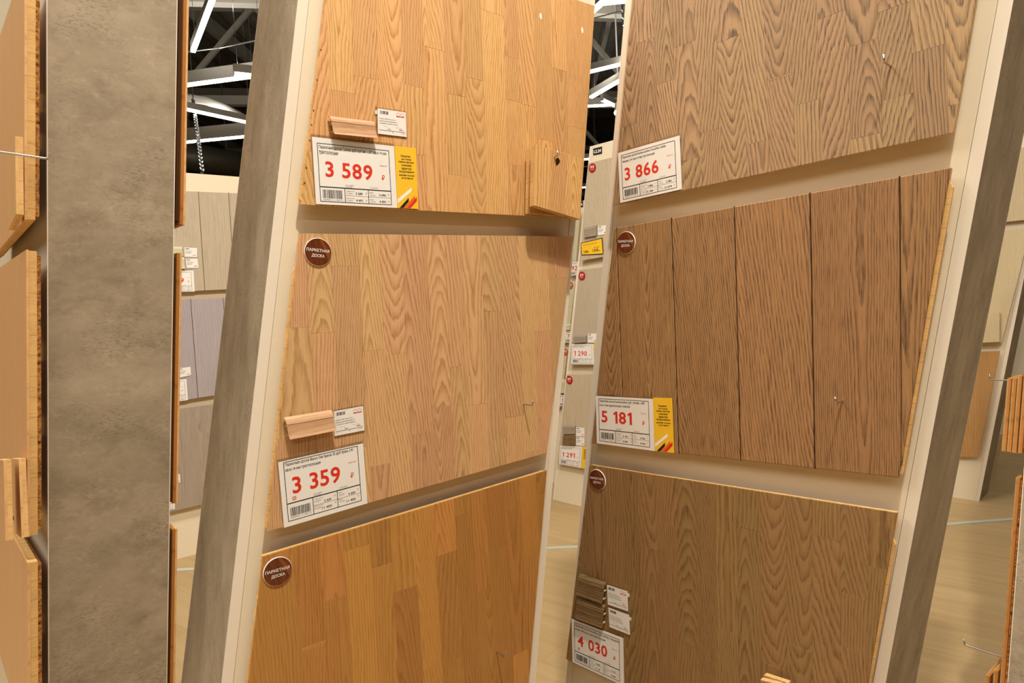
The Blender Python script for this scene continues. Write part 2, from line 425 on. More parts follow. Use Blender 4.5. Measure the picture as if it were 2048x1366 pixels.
PRICE_GROUP = 'white price tags on the parquet boards'
def price_tag(fr, quad, off, title, price, cells, label, seed, marks=False, px=(.13, .345, .70, .585), plain=False, red='red', dy=0.0):
    d6 = dy*.6
    cd = Card(fr, quad, off)
    v, f = cd.rect(0, 0, 1, 1, -.0008, .0002)
    root = tag(link('price_tag', mesh('price_tag', v, f, M['paper']), None, cd.mat()), label, 'price tag')
    obj('plastic_sleeve', *cd.rect(-.012, -.045, 1.0, .9, -.0016, -.0010), M['clear'], root)
    t = .0035
    hl = lambda y, x0, x1, q=1.0: cd.rect(x0, y-t*1.3*q, x1, y+t*1.3*q, .0002, .0004)
    vl = lambda x, y0, y1: cd.rect(x-t, y0, x+t, y1, .0002, .0004)
    x0, x1, y0, y1, ym, xa, xb = .055, .925, .085+dy*.85, .955+dy*.4, .735+dy, .345, .635
    lines = [hl(y0, x0, x1), hl(y1, x0, x1), hl(ym, x0, x1, 1.6), vl(x0, y0, y1), vl(x1, y0, y1), vl(xa, ym, y1), vl(xb, ym, y1)]
    obj('frame_lines', *join(*lines), M['black'], root)
    obj('thin_lines', *hl((ym+y1)/2, xa, x1, .5), M['grey'], root)
    bl = []
    for i, (s, w) in enumerate(title): bl.append(cd.text(s, (.07), .112+dy+i*.082, .07+w, .172+dy+i*.082, .012))
    (a, b), (c, d) = cells
    for s, q0, q1, q2, q3 in ((a, .475, .79, .56, .825), (b, .475, .895, .56, .93), (c, .77, .79, .855, .825), (d, .77, .895, .855, .93)):
        if len(s) > 5: q0 -= .03
        bl.append(cd.text(s, q0, q1+d6, q2, q3+d6, .02))
    obj('printed_text', *join(*bl), M['black'], root)
    gl = [cd.text('Код 168903', .36, .678+dy, .46, .70+dy), cd.text('РОССИЯ', .36, .705+dy, .44, .725+dy), cd.text('14.20.00.00', .66, .69+dy, .76, .71+dy)]
    for q in (0, 1):
        yy = ym+.03+q*.11
        gl += [cd.text(('* Цена за м2', 'Цена за упак')[q], xa+.012, yy, xa+.115, yy+.026), cd.text('по карте', xa+.012, yy+.038, xa+.09, yy+.064),
               cd.text('Цена', xb+.012, yy, xb+.06, yy+.026), cd.text(('за м2', 'за упак')[q], xb+.022, yy+.038, xb+.085, yy+.064),
               cd.text('₽', .60, yy+.02, .612, yy+.05, .02), cd.text('₽', .885, yy+.02, .897, yy+.05, .02)]
    obj('small_print', *join(*gl), M['grey'], root)
    obj('price_text', *cd.text(price, *px, .020, align='PRICE'), M[red], root)
    obj('currency_sign', *cd.text('₽', .815, px[3]-.10, .855, px[3]-.015, .012), M[red], root)
    obj('red_note', *cd.text('* Цена за м2', (.79), .325+dy, .89, .35+dy, .01), M[red], root)
    obj('barcode', *bars(cd, x0+.03, .775+d6, xa-.03, .905+d6, seed, 24), M['black'], root)
    obj('barcode_digits', *cd.text('4690411118013', x0+.03, .915+d6, xa-.03, .938+d6), M['grey'], root)
    if marks:
        obj('print_symbols', *join(cd.ring(.14, px[3]+.065, .024, .03, .25), cd.ring(.14, px[3]+.065, .012, .015, .35)), M[red], root)
    return root

def note_card(fr, quad, off, label):
    cd = Card(fr, quad, off); v, f = cd.rect(0, 0, 1, 1, -.0008, .0002)
    root = tag(link('note_card', mesh('note_card', v, f, M['yellow']), None, cd.mat()), label, 'card')
    lines = [('Различие', .27, .73), ('цветовой', .28, .74), ('гаммы внутри', .15, .85), ('упаковки', .27, .74), ('является', .28, .74),
             ('продуманным', .15, .87), ('дизайнерским', .14, .88), ('решением', .26, .80)]
    T = [cd.text(s, a, .130+i*.052, b, .167+i*.052, .018) for i, (s, a, b) in enumerate(lines)]
    obj('printed_text', *join(*T), M['black'], root)
    obj('white_stripe', *cd.poly([(0.02, .86), (.70, .655), (.70, .715), (0.02, .925)], .0002, .0004), M['white'], root)
    obj('black_stripe', *cd.poly([(.10, .995), (.55, .825), (.55, .885), (.28, .995)], .0002, .0004), M['black'], root)
    obj('orange_stripe', *cd.poly([(.30, .995), (.85, .78), (.85, .84), (.45, .995)], .0002, .0004), M['orange'], root)
    obj('red_stripe', *cd.poly([(.46, .995), (.94, .80), (.94, .87), (.62, .995)], .0002, .0004), M['red'], root)
    return root

def small_tag(fr, quad, off, label, old, new, icons=True, full=True, seed=1, side=None):
    cd = Card(fr, quad, off); v, f = cd.rect(0, 0, 1, 1, -.0006, .0002)
    root = tag(link('moulding_price_tag', mesh('moulding_price_tag', v, f, M['paper']), None, cd.mat()), label, 'price tag')
    if full:
        obj('plastic_sleeve', *cd.rect(-.06 if side and side[0] < 0 else 0, -.06, 1.03, 1.03, -.0016, -.0010), M['clear'], root)
        obj('printed_text', *join(cd.text('Плинтус ПВХ Winart 67 мм', .05, .36, .62, .41, .01), cd.text('королевский белый 2200 мм', .05, .45, .68, .50, .01),
                                  cd.text('с профилем с кабель-каналом', .05, .54, .70, .59, .01), cd.rect(.05, .83, .95, .842, .0002, .0004), cd.text('1', .50, .86, .52, .90)), M['black'], root)
        obj('small_print', *join(cd.text('Цена за шт', .20, .66, .36, .69), cd.text('Цена по карте', .62, .66, .84, .69), cd.text(old, .34, .74, .48, .81), cd.text('10.00.00', .82, .88, .94, .91)), M['grey'], root)
        obj('price_text', *cd.text(new, .74, .72, .91, .80, .02), M['red'], root)
        if icons: obj('print_symbols', *join(cd.ring(.72, .14, .065, .075, .14), cd.ring(.87, .14, .065, .075, .14), cd.rect(.66, .195, .785, .235, .0002, .0004), cd.rect(.81, .195, .935, .235, .0002, .0004)), M['red'], root)
        if side:
            a, b = side; obj('clip_tab', *cd.rect(a, b, a+.07, b+.16, -.0022, -.0009), M['plastic_w'], root)
    else:
        obj('printed_text', *join(*[cd.rect(.08, .36+i*.12, .62-.06*i, .40+i*.12, .0002, .0004) for i in range(3)]), M['grey'], root)
        obj('price_text', *cd.text(new, .66, .74, .9, .86, .02), M['red'], root)
    obj('barcode', *bars(cd, .08, .07, .38, .20, seed, 14), M['black'], root)
    return root

def badge(fr, c, right, off, label, dia=.047, kind='parquet'):
    u, w = fr.uv(c, off); p0, p1 = fr.uv(right[0], off), fr.uv(right[1], off)
    a = math.atan2(p1[1]-p0[1], p1[0]-p0[0])
    Mx = fr.mat(u, w, off) @ Matrix.Rotation(a, 4, 'Z'); r = dia/2
    cir = lambda q, k=36: [(q*math.cos(2*math.pi*i/k), q*math.sin(2*math.pi*i/k)) for i in range(k)]
    big = kind == 'parquet'
    th = .0022 if big else .002
    v, f = prism(cir(r), 0, th, .0006)
    root = tag(link('round_badge', mesh('round_badge', v, f, M['white'] if big else M['redbadge' if kind != 'orange' else 'orgbadge']), None, Mx), label, 'badge')
    def put(t, x0, y0, x1, y1, bold=.01):
        V, Fc = text_geo(t, bold); ax, bx = min(q[0] for q in V), max(q[0] for q in V); ay, by = min(q[1] for q in V), max(q[1] for q in V)
        return [((x0+(x-ax)/(bx-ax)*(x1-x0))*r, (y0+(y-ay)/(by-ay)*(y1-y0))*r, th+.0009) for x, y in V], [list(q) for q in Fc]
    if big:
        obj('printed_face', *prism(cir(r*.965), th, th+.0004), M['brown'], root)
        k = r*.93
        obj('printed_stripe', *prism([(.05*r, .94*r), (.30*r, .86*r), (.94*r, -.10*r), (.78*r, -.5*r)], th+.0004, th+.0006), M['brown2'], root)
        obj('printed_text', *join(put('ПАРКЕТНАЯ', -.86, .02, .80, .23, .014), put('ДОСКА', -.48, -.40, .46, -.14, .014)), M['white'], root)
    else:
        obj('printed_text', *join(put('33', -.55, .0, .5, .5, .03), put('КЛАСС', -.45, -.4, .45, -.2)), M['white'], root)
    return root

# ------------------------------------------------------------------ boards, mouldings, hooks, stands
def board(fr, px, off, mat, label, seams=(), g=None, joints=(), thick=.014, gap=.030, piece='wood_strip', uvs=None,
          core='core', backing=True, core_in=0.0015, batten=True, bin_=.05, back='osb', name='parquet_board', cat='board', group=None, ch=.00025, vee=0.0):
    poly = uvs or [fr.uv(p, off) for p in px]
    if area(poly) < 0: poly = poly[::-1]
    uc = sum(p[0] for p in poly)/len(poly); wc = sum(p[1] for p in poly)/len(poly)
    root = thing(name, fr.mat(uc, wc, off-gap), label, cat, group)
    loc = [(p[0]-uc, p[1]-wc) for p in poly]
    top = gap; ven = min(.0035, thick*.4)
    obj('core', *prism(inset(loc, core_in), top-thick, top-ven), M[core], root)
    if backing:
        obj('backing_sheet', *prism(inset(loc, .008), top-thick-.006, top-thick), M[back], root)
    if batten:
        b = inset(loc, bin_); lo, hi = min(p[1] for p in b), max(p[1] for p in b)
        n1 = top-thick-(.006 if backing else 0)
        for yy in (lo+.02, hi-.05):
            bp = clip(clip(b, 0, 1, yy+.03), 0, -1, -yy)
            if len(bp) > 2 and n1 > .003: obj('batten', *prism(bp, .0005, n1), M['core'], root)
    if g: a, b = fr.uv(g[0], off), fr.uv(g[1], off); gd = (a[0]-b[0], a[1]-b[1])
    else: gd = (0, 1)
    L = math.hypot(*gd); gx, gy = gd[0]/L, gd[1]/L
    if gy < 0: gx, gy = -gx, -gy
    S_ = lambda p: p[0]*gy - p[1]*gx
    T_ = lambda p: p[0]*gx + p[1]*gy
    lp = lambda q: (lambda a: (a[0]-uc, a[1]-wc))(fr.uv(q, off))
    ss = sorted(S_(lp(q)) for q in seams); lim = [-9] + ss + [9]
    cj = {}
    for q in joints:
        l = lp(q); s = S_(l); k = max(i for i in range(len(lim)-1) if lim[i] <= s)
        cj.setdefault(k, []).append(T_(l))
    rot = math.atan2(-gx, gy)
    if vee:
        for s0 in ss:
            p = clip(clip(loc, gy, -gx, s0+vee*1.6), -gy, gx, -(s0-vee*1.6))
            if len(p) > 2: obj('joint_groove', *prism(p, top-ven, top-ven+.0009), M['groove'], root)
    for k in range(len(lim)-1):
        ts = [-9] + sorted(cj.get(k, [])) + [9]
        for a, b in zip(ts, ts[1:]):
            p = clip(clip(loc, gy, -gx, lim[k+1]), -gy, gx, -lim[k])
            if len(p) > 2: p = clip(clip(p, gx, gy, b), -gx, -gy, -a)
            if len(p) < 3 or area(p) < 4e-6: continue
            cu, cw = sum(q[0] for q in p)/len(p), sum(q[1] for q in p)/len(p)
            c, s = math.cos(-rot), math.sin(-rot)
            q = [((x-cu)*c-(y-cw)*s, (x-cu)*s+(y-cw)*c) for x, y in p]
            if area(q) < 0: q = q[::-1]
            q = inset(q, .00005+vee)
            up = random.uniform(-.00012, .00012)
            v, f = prism(q, -ven, up, ch)
            Mx = Matrix.Translation((cu, cw, top)) @ Matrix.Rotation(rot, 4, 'Z')
            obj(piece, v, f, mat, root, Mx)
    return root

def moulding(fr, quad, off, mat, label, depth=.014, flip=False, name='skirting_sample'):
    """short length of hollow skirting: curved shell with two clip ribs behind"""
    cd = Card(fr, quad, off+depth*.9); root = thing(name, fr.mat(cd.u0, cd.w0, off), label, 'moulding')
    L = Vector(cd.at(1, .5)) - Vector(cd.at(0, .5)); ang = math.atan2(L.y, L.x); ln = L.length
    prof = [(0, .35), (.03, .62), (.10, .80), (.2, .92), (.30, .97), (.335, .975), (.345, .90), (.36, .95), (.55, .93), (.75, .95), (.88, .98), (.97, 1.05), (1.0, 1.08)]
    th = .0022; V, Fc = [], []; ends = [0, 1]
    for e in ends:
        for t, n in prof: V.append((*cd.at(e, t), n*depth))
        for t, n in prof: V.append((*cd.at(e, t+(.02 if t < .2 else 0)), n*depth-th))
    k = len(prof)
    for i in range(k-1):
        Fc += [[i, i+1, 2*k+i+1, 2*k+i], [k+i, 3*k+i, 3*k+i+1, k+i+1], [i, k+i, k+i+1, i+1], [2*k+i, 2*k+i+1, 3*k+i+1, 3*k+i]]
    Fc += [[0, 2*k, 3*k, k], [k-1, 2*k-1, 4*k-1, 3*k-1]]
    # shell in its own axes so that the grain follows its length
    Rz = Matrix.Rotation(ang, 4, 'Z'); inv = Rz.inverted()
    obj('shell', [inv @ Vector(p) for p in V], Fc, M[mat], root, Rz)
    ribs = [cd.rect(.01, t, .99, t+.04, .0005, depth*.9-th) for t in (.40, .80)]
    for r_ in ribs: obj('clip_rib', *r_, M['mould_cream'], root)
    return root

def hook(fr, elbow, off, label, L=.03, up=.011, down=0.0, r=.0016, upv=0):
    u, w = fr.uv(elbow, off+L)
    pts = [(0, 0, -.004), (0, 0, 0), (0, 0, L-.003), (upv*.1, .0008, L-.0008), (upv*.3, .003, L), (upv, up, L+.001)]
    v, f = tube([Vector(p) for p in pts], r, 8)
    base = prism([(.0032*math.cos(i*math.pi/5), .0032*math.sin(i*math.pi/5)) for i in range(10)], -.0005, .001)
    root = tag(obj('wire_hook', v, f, M['steel'], None, fr.mat(u, w, off), True), label, 'hook')
    return root

def stand(fr, lu, ru, lean, H, D, label, conc='concrete', w0=0.0, name='display_stand', t=.018, ends=(1, 1)):
    """upright display box leaning sideways: two white faces between two concrete-look end panels"""
    uc = (lu+ru)/2; root = thing(name, fr.mat(uc, w0, 0), label, 'display stand')
    q = lambda a, b, z0=0.0, z1=None: [(a+lean*z0, z0), (b+lean*z0, z0), (b+lean*(H if z1 is None else z1), H if z1 is None else z1), (a+lean*(H if z1 is None else z1), H if z1 is None else z1)]
    a, b = lu-uc, ru-uc
    obj('face_panel', *prism(q(a+t+.0008, b-t-.0008), -.018, -.0004), M['cream'], root)
    obj('back_panel', *prism(q(a+t+.0008, b-t-.0008), -D, -D+.018), M['cream'], root)
    for i, (x0, x1) in enumerate(((a, a+t), (b-t, b))):
        e = obj('end_panel', *prism(q(x0, x1), -D, -.0012), M[conc], root)
        obj('edge_band', *prism(q(x0, x1), -.0012, .0003), M['cream_edge'], e)
        obj('edge_band', *prism(q(x0, x1), -D-.0015, -D), M['cream_edge'], e)
    tp = [(a+t+lean*H, H-.019), (b-t+lean*H, H-.019), (b-t+lean*H, H-.001), (a+t+lean*H, H-.001)]
    obj('top_panel', *prism(tp, -D+.019, -.019), M['cream'], root)
    return root
def line_u(fr, p, q, off=0.0):
    """the sloping edge through two picture points as (u on the floor, lean per metre of height)"""
    a, b = fr.uv(p, off), fr.uv(q, off); k = (a[0]-b[0])/(a[1]-b[1]); return a[0]-k*a[1], k

nA = (math.cos(AZ_A), -math.sin(AZ_A)); nB = (-math.cos(AZ_B), -math.sin(AZ_B))
OFF = .030
frA = Fr(at_depth(700, 345, 1.135), nA); frA.O -= frA.N*OFF
frB = Fr(at_depth(1300, 340, 1.336), nB); frB.O -= frB.N*OFF
frC = Fr(at_depth(95, 683, 1.10), nB, tilt=.060)
frD = Fr(at_depth(365, 560, 3.33), nA)
frE = Fr(at_depth(1130, 1010, 3.86), nB)
frG = Fr(at_depth(1122, 992, 4.25), nB)
frH = Fr(at_depth(1930, 1005, 3.56), nB)
frF = Fr(at_depth(2030, 1150, 1.35), (-math.cos(AZ_A), math.sin(AZ_A)))

# ------------------------------------------------------------------ hall
structure(obj('floor', *box(-22, 22, -8, 34, -.1, 0), M['floor']))
# corrugated roof sheet
cv, cf = [], []; xs = [-22 + i*.11 for i in range(401)]
for i, x in enumerate(xs):
    z = 8.0 + (.05 if (i//2) % 2 else 0)
    cv += [(x, -8, z), (x, 34, z)]
    if i: cf.append([2*i-2, 2*i-1, 2*i+1, 2*i])
cf.append([0, 800, 801, 1]) if False else None
structure(obj('ceiling', cv, cf, M['roofc']))
structure(obj('wall_back', *box(-22, 22, 34, 34.2, 0, 8), M['wall']))
structure(obj('wall_front', *box(-22, 22, -8.2, -8, 0, 8), M['wall']))
structure(obj('wall_left', *box(-22.2, -22, -8, 34, 0, 8), M['wall']))
structure(obj('wall_right', *box(22, 22.2, -8, 34, 0, 8), M['wall']))
def floor_strip(n, a, b, ext=.4, w=.028):
    p, q = at_height(*a, 0), at_height(*b, 0); d = (q-p).normalized(); p -= d*ext; q += d*ext
    s = Vector((-d.y, d.x, 0))*w/2
    v = [p-s, q-s, q+s, p+s]; v = v + [x + Vector((0, 0, .004)) for x in v]
    structure(obj('trim_%d' % n, v, [[3, 2, 1, 0], [4, 5, 6, 7], [0, 1, 5, 4], [1, 2, 6, 5], [2, 3, 7, 6], [3, 0, 4, 7]], M['trim']))
floor_strip(1, (1075, 1098), (1142, 1095), .15)
floor_strip(2, (346, 1141), (386, 1139), .3)
floor_strip(3, (1885, 1050), (2000, 1041), .5)

# luminaires -------------------------------------------------------------
def luminaire(p, q, label, lamp=False, hgt=.09, w=.05, group=None, ceiling_fill=0):
    p, q = Vector(p), Vector(q); c = (p+q)/2; d = q-p; L = d.length
    x = d.normalized(); s = x.cross(Vector((0, 0, 1))).normalized(); z = s.cross(x)
    Mx = Matrix((x, -s, z)).transposed().to_4x4(); Mx.translation = c
    root = thing('linear_light', Mx, label, 'light', group)
    obj('housing', *box(-L/2, L/2, -w/2, w/2, 0.012, hgt), M['housing'], root)
    obj('diffuser', *prism([(-L/2, -w/2+.004), (L/2, -w/2+.004), (L/2, w/2-.004), (-L/2, w/2-.004)], -.02, .012), M['lit'], root)
    for e in (-1, 1): obj('end_cap', *box(e*L/2-.004, e*L/2+.004, -w/2, w/2, -.02, hgt), M['housing'], root)
    for e in (-.4, .4):
        zt = (8.02-c.z)
        obj('suspension_wire', *tube([(e*L, 0, hgt), (e*L, 0, zt)], .003, 5), M['steel'], root)
    if lamp:
        li = bpy.data.lights.new('tube_light', 'AREA'); li.shape = 'RECTANGLE'; li.size = L*.96; li.size_y = w*.9
        li.energy = LAMP_W*(lamp if lamp is not True else 1); li.color = LAMP_COL
        lo = bpy.data.objects.new('tube_light', li); COL.objects.link(lo); lo.parent = root
        lo.matrix_local = Matrix.Translation((0, 0, -.026))
    if ceiling_fill:  # upward light added to brighten the roof steel, not part of the fitting
        li = bpy.data.lights.new('ceiling_fill', 'AREA'); li.shape = 'RECTANGLE'; li.size = L*.9; li.size_y = w*.8; li.energy = ceiling_fill; li.color = LAMP_COL
        lo = bpy.data.objects.new('ceiling_fill', li); COL.objects.link(lo); lo.parent = root
        lo.matrix_local = Matrix.Translation((0, 0, hgt+.01)) @ Matrix.Rotation(math.pi, 4, 'X')
    return root
LZ = 4.2
dv = Vector((math.sin(AZ_A), math.cos(AZ_A), 0)); pv = Vector((-dv.y, dv.x, 0))
base = Vector((.45, -.45, LZ))
RIG = [(0, 0, 2.4), (0, 3.0, 2.4), (0, -3.0, 2.4), (-2.4, 0, 2.4), (-2.4, 3.0, 2.4), (-2.4, -3, 2.4), (2.4, .2, 2.4), (2.4, -3.0, 2.4), (2.4, 3.2, 2.4),
       (-4.8, 0, 2.4), (4.8, -2.6, 2.4)]
for a, b, L in RIG:
    c = base + pv*a + dv*b
    if c.y > 4.6: continue
    luminaire(c-dv*L/2, c+dv*L/2, 'white linear luminaire hanging over the aisle above the boards, outside the view', lamp=(.3 if c.x > 1 else 1.0), group='overhead aisle luminaires')
c = Vector((-2.9, .45, LZ)); luminaire(c-dv*1.2, c+dv*1.2, 'white linear luminaire over the aisle at the left, outside the view', lamp=1.1)
for x_, y_, k_ in ((-.3, 2.3, .9), (2.5, 2.3, .7)):  # unseen lamps added to brighten the far stands and the floor there
    c = Vector((x_, y_, LZ)); luminaire(c-dv*1.2, c+dv*1.2, 'added white linear fill light hanging %s, outside the view' % ('behind the left stand' if x_ < 0 else 'behind the right stand'), lamp=k_)
def spotlight(c, d, label, watts=0, hang=None):
    """track spotlight: can-shaped housing, lit lens, stem up to its rail; d is where it looks"""
    c, d = Vector(c), Vector(d).normalized(); z = -d; x = z.orthogonal().normalized(); y = z.cross(x)
    Mx = Matrix((x, y, z)).transposed().to_4x4(); Mx.translation = c
    root = thing('spotlight', Mx, label, 'light'); k = 18; r = .07
    cir = lambda q, z_: [(q*math.cos(2*math.pi*i/k), q*math.sin(2*math.pi*i/k), z_) for i in range(k)]
    v = cir(r, 0) + cir(r, .16) + cir(r*.6, .19)
    f = [[j*k+i, j*k+(i+1) % k, (j+1)*k+(i+1) % k, (j+1)*k+i] for j in (0, 1) for i in range(k)] + [[2*k+i for i in range(k)]]
    obj('lamp_housing', v, f, M['housing'], root)
    obj('lit_lens', *prism([p[:2] for p in cir(r*.94, 0)], .004, .012), M['lit'], root)
    up = Mx.to_3x3().transposed() @ Vector((0, 0, 1)); p = Vector((0, 0, .12))
    top = (hang or 7.6) - (Mx @ p).z
    obj('stem', *tube([p, p+up*top], .012), M['housing'], root)
    if watts:
        li = bpy.data.lights.new('spot_lamp', 'SPOT'); li.energy = watts*4; li.color = LAMP_COL; li.shadow_soft_size = .05
        li.spot_size = math.radians(115); li.spot_blend = .8
        lo = bpy.data.objects.new('spot_lamp', li); COL.objects.link(lo); lo.parent = root; lo.matrix_local = Matrix.Translation((0, 0, -.02))
    return root
spotlight((.43, -.05, 4.0), (-.05, .45, -1), 'white spotlight above the two big stands, out of view', SPOT_W, LZ+.1)
# ------------------------------------------------------------------ left stand (A)
aL, kA = line_u(frA, (596, 0), (443, 1366))
aR = frA.uv((1150, 457))[0] - kA*frA.uv((1150, 457))[1]
stand(frA, aL, aR, kA, 2.12, .24, 'tall white leaning display stand with concrete end panel carrying the three honey oak boards', 'concrete_v')
A1 = board(frA, [(669, -165), (1190, 12), (1160, 439), (1158, 437), (603, 409)], OFF, M['oak_honey'],
    'honey oak three-strip parquet board, top of the left stand above the 3 589 tag',
    seams=[(659, 183), (706, 110), (754, 63), (805, 105), (849, 180), (890, 105), (933, 158), (967, 165), (1010, 116), (1041, 211), (1072, 211), (1106, 281), (1136, 246)],
    g=((888, 0), (897, 300)), joints=[(682, 183), (730, 155), (826, 172), (830, 308), (866, 97), (910, 190), (950, 158), (988, 27), (1025, 201), (1022, 114), (1056, 211), (1090, 280), (1120, 140), (1152, 255), (640, 305), (690, 420), (1030, 330), (905, 350), (735, 330)])
for p in ((1081, 34), (1164, 62)):
    u, w = frA.uv(p, OFF); pl = [(0, -.006), (.003, -.003), (.0035, .004), (.001, .009), (-.002, .006), (-.003, 0)]
    Mx = A1.matrix_world.inverted() @ frA.mat(u, w, OFF)
    obj('sticker_residue', *prism(pl, .0001, .0005), M['white'], A1, Mx)
board(frA, [(600, 467), (1147, 473), (1093, 906), (535, 1063)], OFF, M['oak_natural'],
    'natural oak three-strip parquet board, middle of the left stand above the 3 359 tag',
    seams=[(621, 657), (667, 604), (718, 534), (770, 700), (813, 700), (863, 700), (900, 733), (932, 735), (971, 700), (1006, 690), (1043, 690), (1070, 665), (1098, 560)],
    g=((757, 471), (783, 1000)), joints=[(600, 655), (640, 666), (690, 533), (745, 701), (792, 709), (838, 867), (880, 813), (915, 733), (950, 810), (988, 622), (997, 878), (1030, 833), (1060, 903), (1085, 661), (1113, 557), (610, 870), (700, 900), (760, 930)])
board(frA, [(526, 1113), (1094, 941), (1020, 1800), (450, 1800)], OFF, M['oak_amber'],
    'amber oak three-strip parquet board, lowest on the left stand with one round badge',
    seams=[(590, 1130), (640, 1130), (690, 1130), (744, 1130), (784, 1130), (832, 1130), (871, 1100), (912, 1070), (947, 1090), (977, 1100), (1013, 1090), (1045, 1080), (1073, 970)],
    g=((828, 1028), (849, 1366)), joints=[(575, 1140), (612, 1302), (630, 1288), (668, 1197), (714, 1095), (763, 1132), (806, 1180), (855, 1338), (889, 1108), (930, 1027), (963, 1182), (995, 1096), (1028, 1015), (1062, 1111), (1083, 988),
      (720, 1400), (890, 1330), (935, 1350), (1030, 1310)])

price_tag(frA, [(623.7, 273.3), (788, 292.5), (794.6, 416), (632, 408)], OFF+.0022, [('Паркетная доска Tarkett дуб арктик 1,307 кв.м 14 мм', .82), ('трехполосная', .22)], '3 589',
    (('3 589', '4 691'), ('3 696', '4 831')), 'white price tag reading 3 589 on the honey oak board', 3)
note_card(frA, [(788.9, 292), (831.7, 296.4), (836.7, 417.9), (795, 416)], OFF+.0024, 'narrow yellow notice card on the honey oak board, right of its price tag')
price_tag(frA, [(556.3, 925.2), (726, 887), (735, 1006.5), (568, 1055.7)], OFF+.0022, [('Паркетная доска Blanco Oak Special 35 дуб браш 3,41', .80), ('кв.м 14 мм трехполосная', .40)], '3 359',
    (('3 359', '11 455'), ('3 359', '11 455')), 'white price tag reading 3 359 on the natural oak board', 4, True, px=(.13, .27, .69, .53), dy=-.077)
moulding(frA, [(660, 229.7), (748.5, 241), (753.6, 277), (667.8, 268.2)], OFF+.0005, 'mould_pink', 'pinkish oak skirting sample on the honey oak board above the 3 589 tag')
small_tag(frA, [(755, 216.7), (811, 224.9), (813.5, 274.2), (756, 267.3)], OFF+.0022, 'small white 93,- tag on the honey oak board beside the skirting sample', '96.-', '93,-', seed=5, side=(-.075, .07))
moulding(frA, [(570.5, 836), (664.5, 820.5), (672, 860.6), (579, 879)], OFF+.0005, 'mould_pink', 'pinkish oak skirting sample on the natural oak board above the 3 359 tag')
small_tag(frA, [(667.6, 822.8), (726, 812.3), (729, 860.6), (669, 872.5)], OFF+.0022, 'small white 93,- tag on the natural oak board beside the skirting sample', '96.-', '93,-', seed=6)
badge(frA, (635.5, 504.5), ((612, 497), (655, 502)), OFF+.0002, 'round brown badge at the top left of the natural oak board')
badge(frA, (555, 1142.5), ((531, 1145), (577, 1132)), OFF+.0002, 'round brown badge at the top left of the amber oak board')
hook(frA, (1065, 811), OFF, 'bent wire hook at the lower right of the natural oak board')
hook(frA, (1011, 1315), OFF, 'bent wire hook at the lower right of the amber oak board')

def sample(fr, quad, off, mat, label, thick=.014, seams=2, hole=None, joints=(), g=None, group=None, core='core', uvs=None):
    sm = []
    if seams and not uvs:
        a, b = fr.uv(quad[0], off), fr.uv(quad[1], off)
        sm = [tuple(a[i]+(b[i]-a[i])*t/(seams+1) for i in (0, 1)) for t in range(1, seams+1)]
    root = board(fr, quad, off, mat, label, thick=thick, gap=thick+.001, core=core, backing=False, batten=False, core_in=.0, name='parquet_sample', cat='sample', uvs=uvs, group=group,
                 seams=[], g=None) if not sm else sample_s(fr, quad, off, mat, label, thick, sm, core, group)
    return root
def sample_s(fr, quad, off, mat, label, thick, sm, core, group):
    poly = [fr.uv(p, off) for p in quad]
    uc = sum(p[0] for p in poly)/4; wc = sum(p[1] for p in poly)/4
    root = thing('parquet_sample', fr.mat(uc, wc, off-thick), label, 'sample', group)
    loc = [(p[0]-uc, p[1]-wc) for p in poly]
    obj('core', *prism(loc, 0, thick-.0035), M[core], root)
    tl, tr, brr, bl = [Vector(p) for p in loc]
    n = len(sm)+1
    for i in range(n):
        a, b = i/n, (i+1)/n
        p = [tuple(x) for x in (bl.lerp(brr, a), bl.lerp(brr, b), tl.lerp(tr, b), tl.lerp(tr, a))]
        ang = math.atan2((bl-tl).x, -(bl-tl).y)
        cu, cw = sum(q[0] for q in p)/4, sum(q[1] for q in p)/4
        c, s = math.cos(-ang), math.sin(-ang)
        q = inset([((x-cu)*c-(y-cw)*s, (x-cu)*s+(y-cw)*c) for x, y in p], .00012)
        obj('wood_strip', *prism(q, -.0035, 0, .0005), mat, root, Matrix.Translation((cu, cw, thick)) @ Matrix.Rotation(ang, 4, 'Z'))
    return root
s1 = sample(frA, [(1061, 299), (1151, 309), (1150, 434), (1059, 426)], OFF+.024, M['oak_honey'], 'oak parquet sample hanging behind another at the lower right of the honey oak board', seams=2)
s2 = sample(frA, [(1071, 288), (1165, 318), (1160, 439), (1068, 411)], OFF+.052, M['oak_honey'], 'front oak parquet sample with a ragged hole, hanging askew over the honey oak board', seams=2)
# the ragged hole the hook passes through
u, w = frA.uv((1115, 323), OFF+.052)
hp = [(.0058*math.cos(a)*(1+.25*math.sin(3*a+1)), .0075*math.sin(a)*(1+.2*math.sin(2*a))) for a in [2*math.pi*i/14 for i in range(14)]]
obj('hook_hole', *prism(hp, -.001, .0003), flat('hole_shade', '3a1f0c', .95, .05), s2, s2.matrix_world.inverted() @ frA.mat(u, w, OFF+.052))
hook(frA, (1115, 312), OFF, 'bent wire hook carrying the two samples on the honey oak board', L=.062)

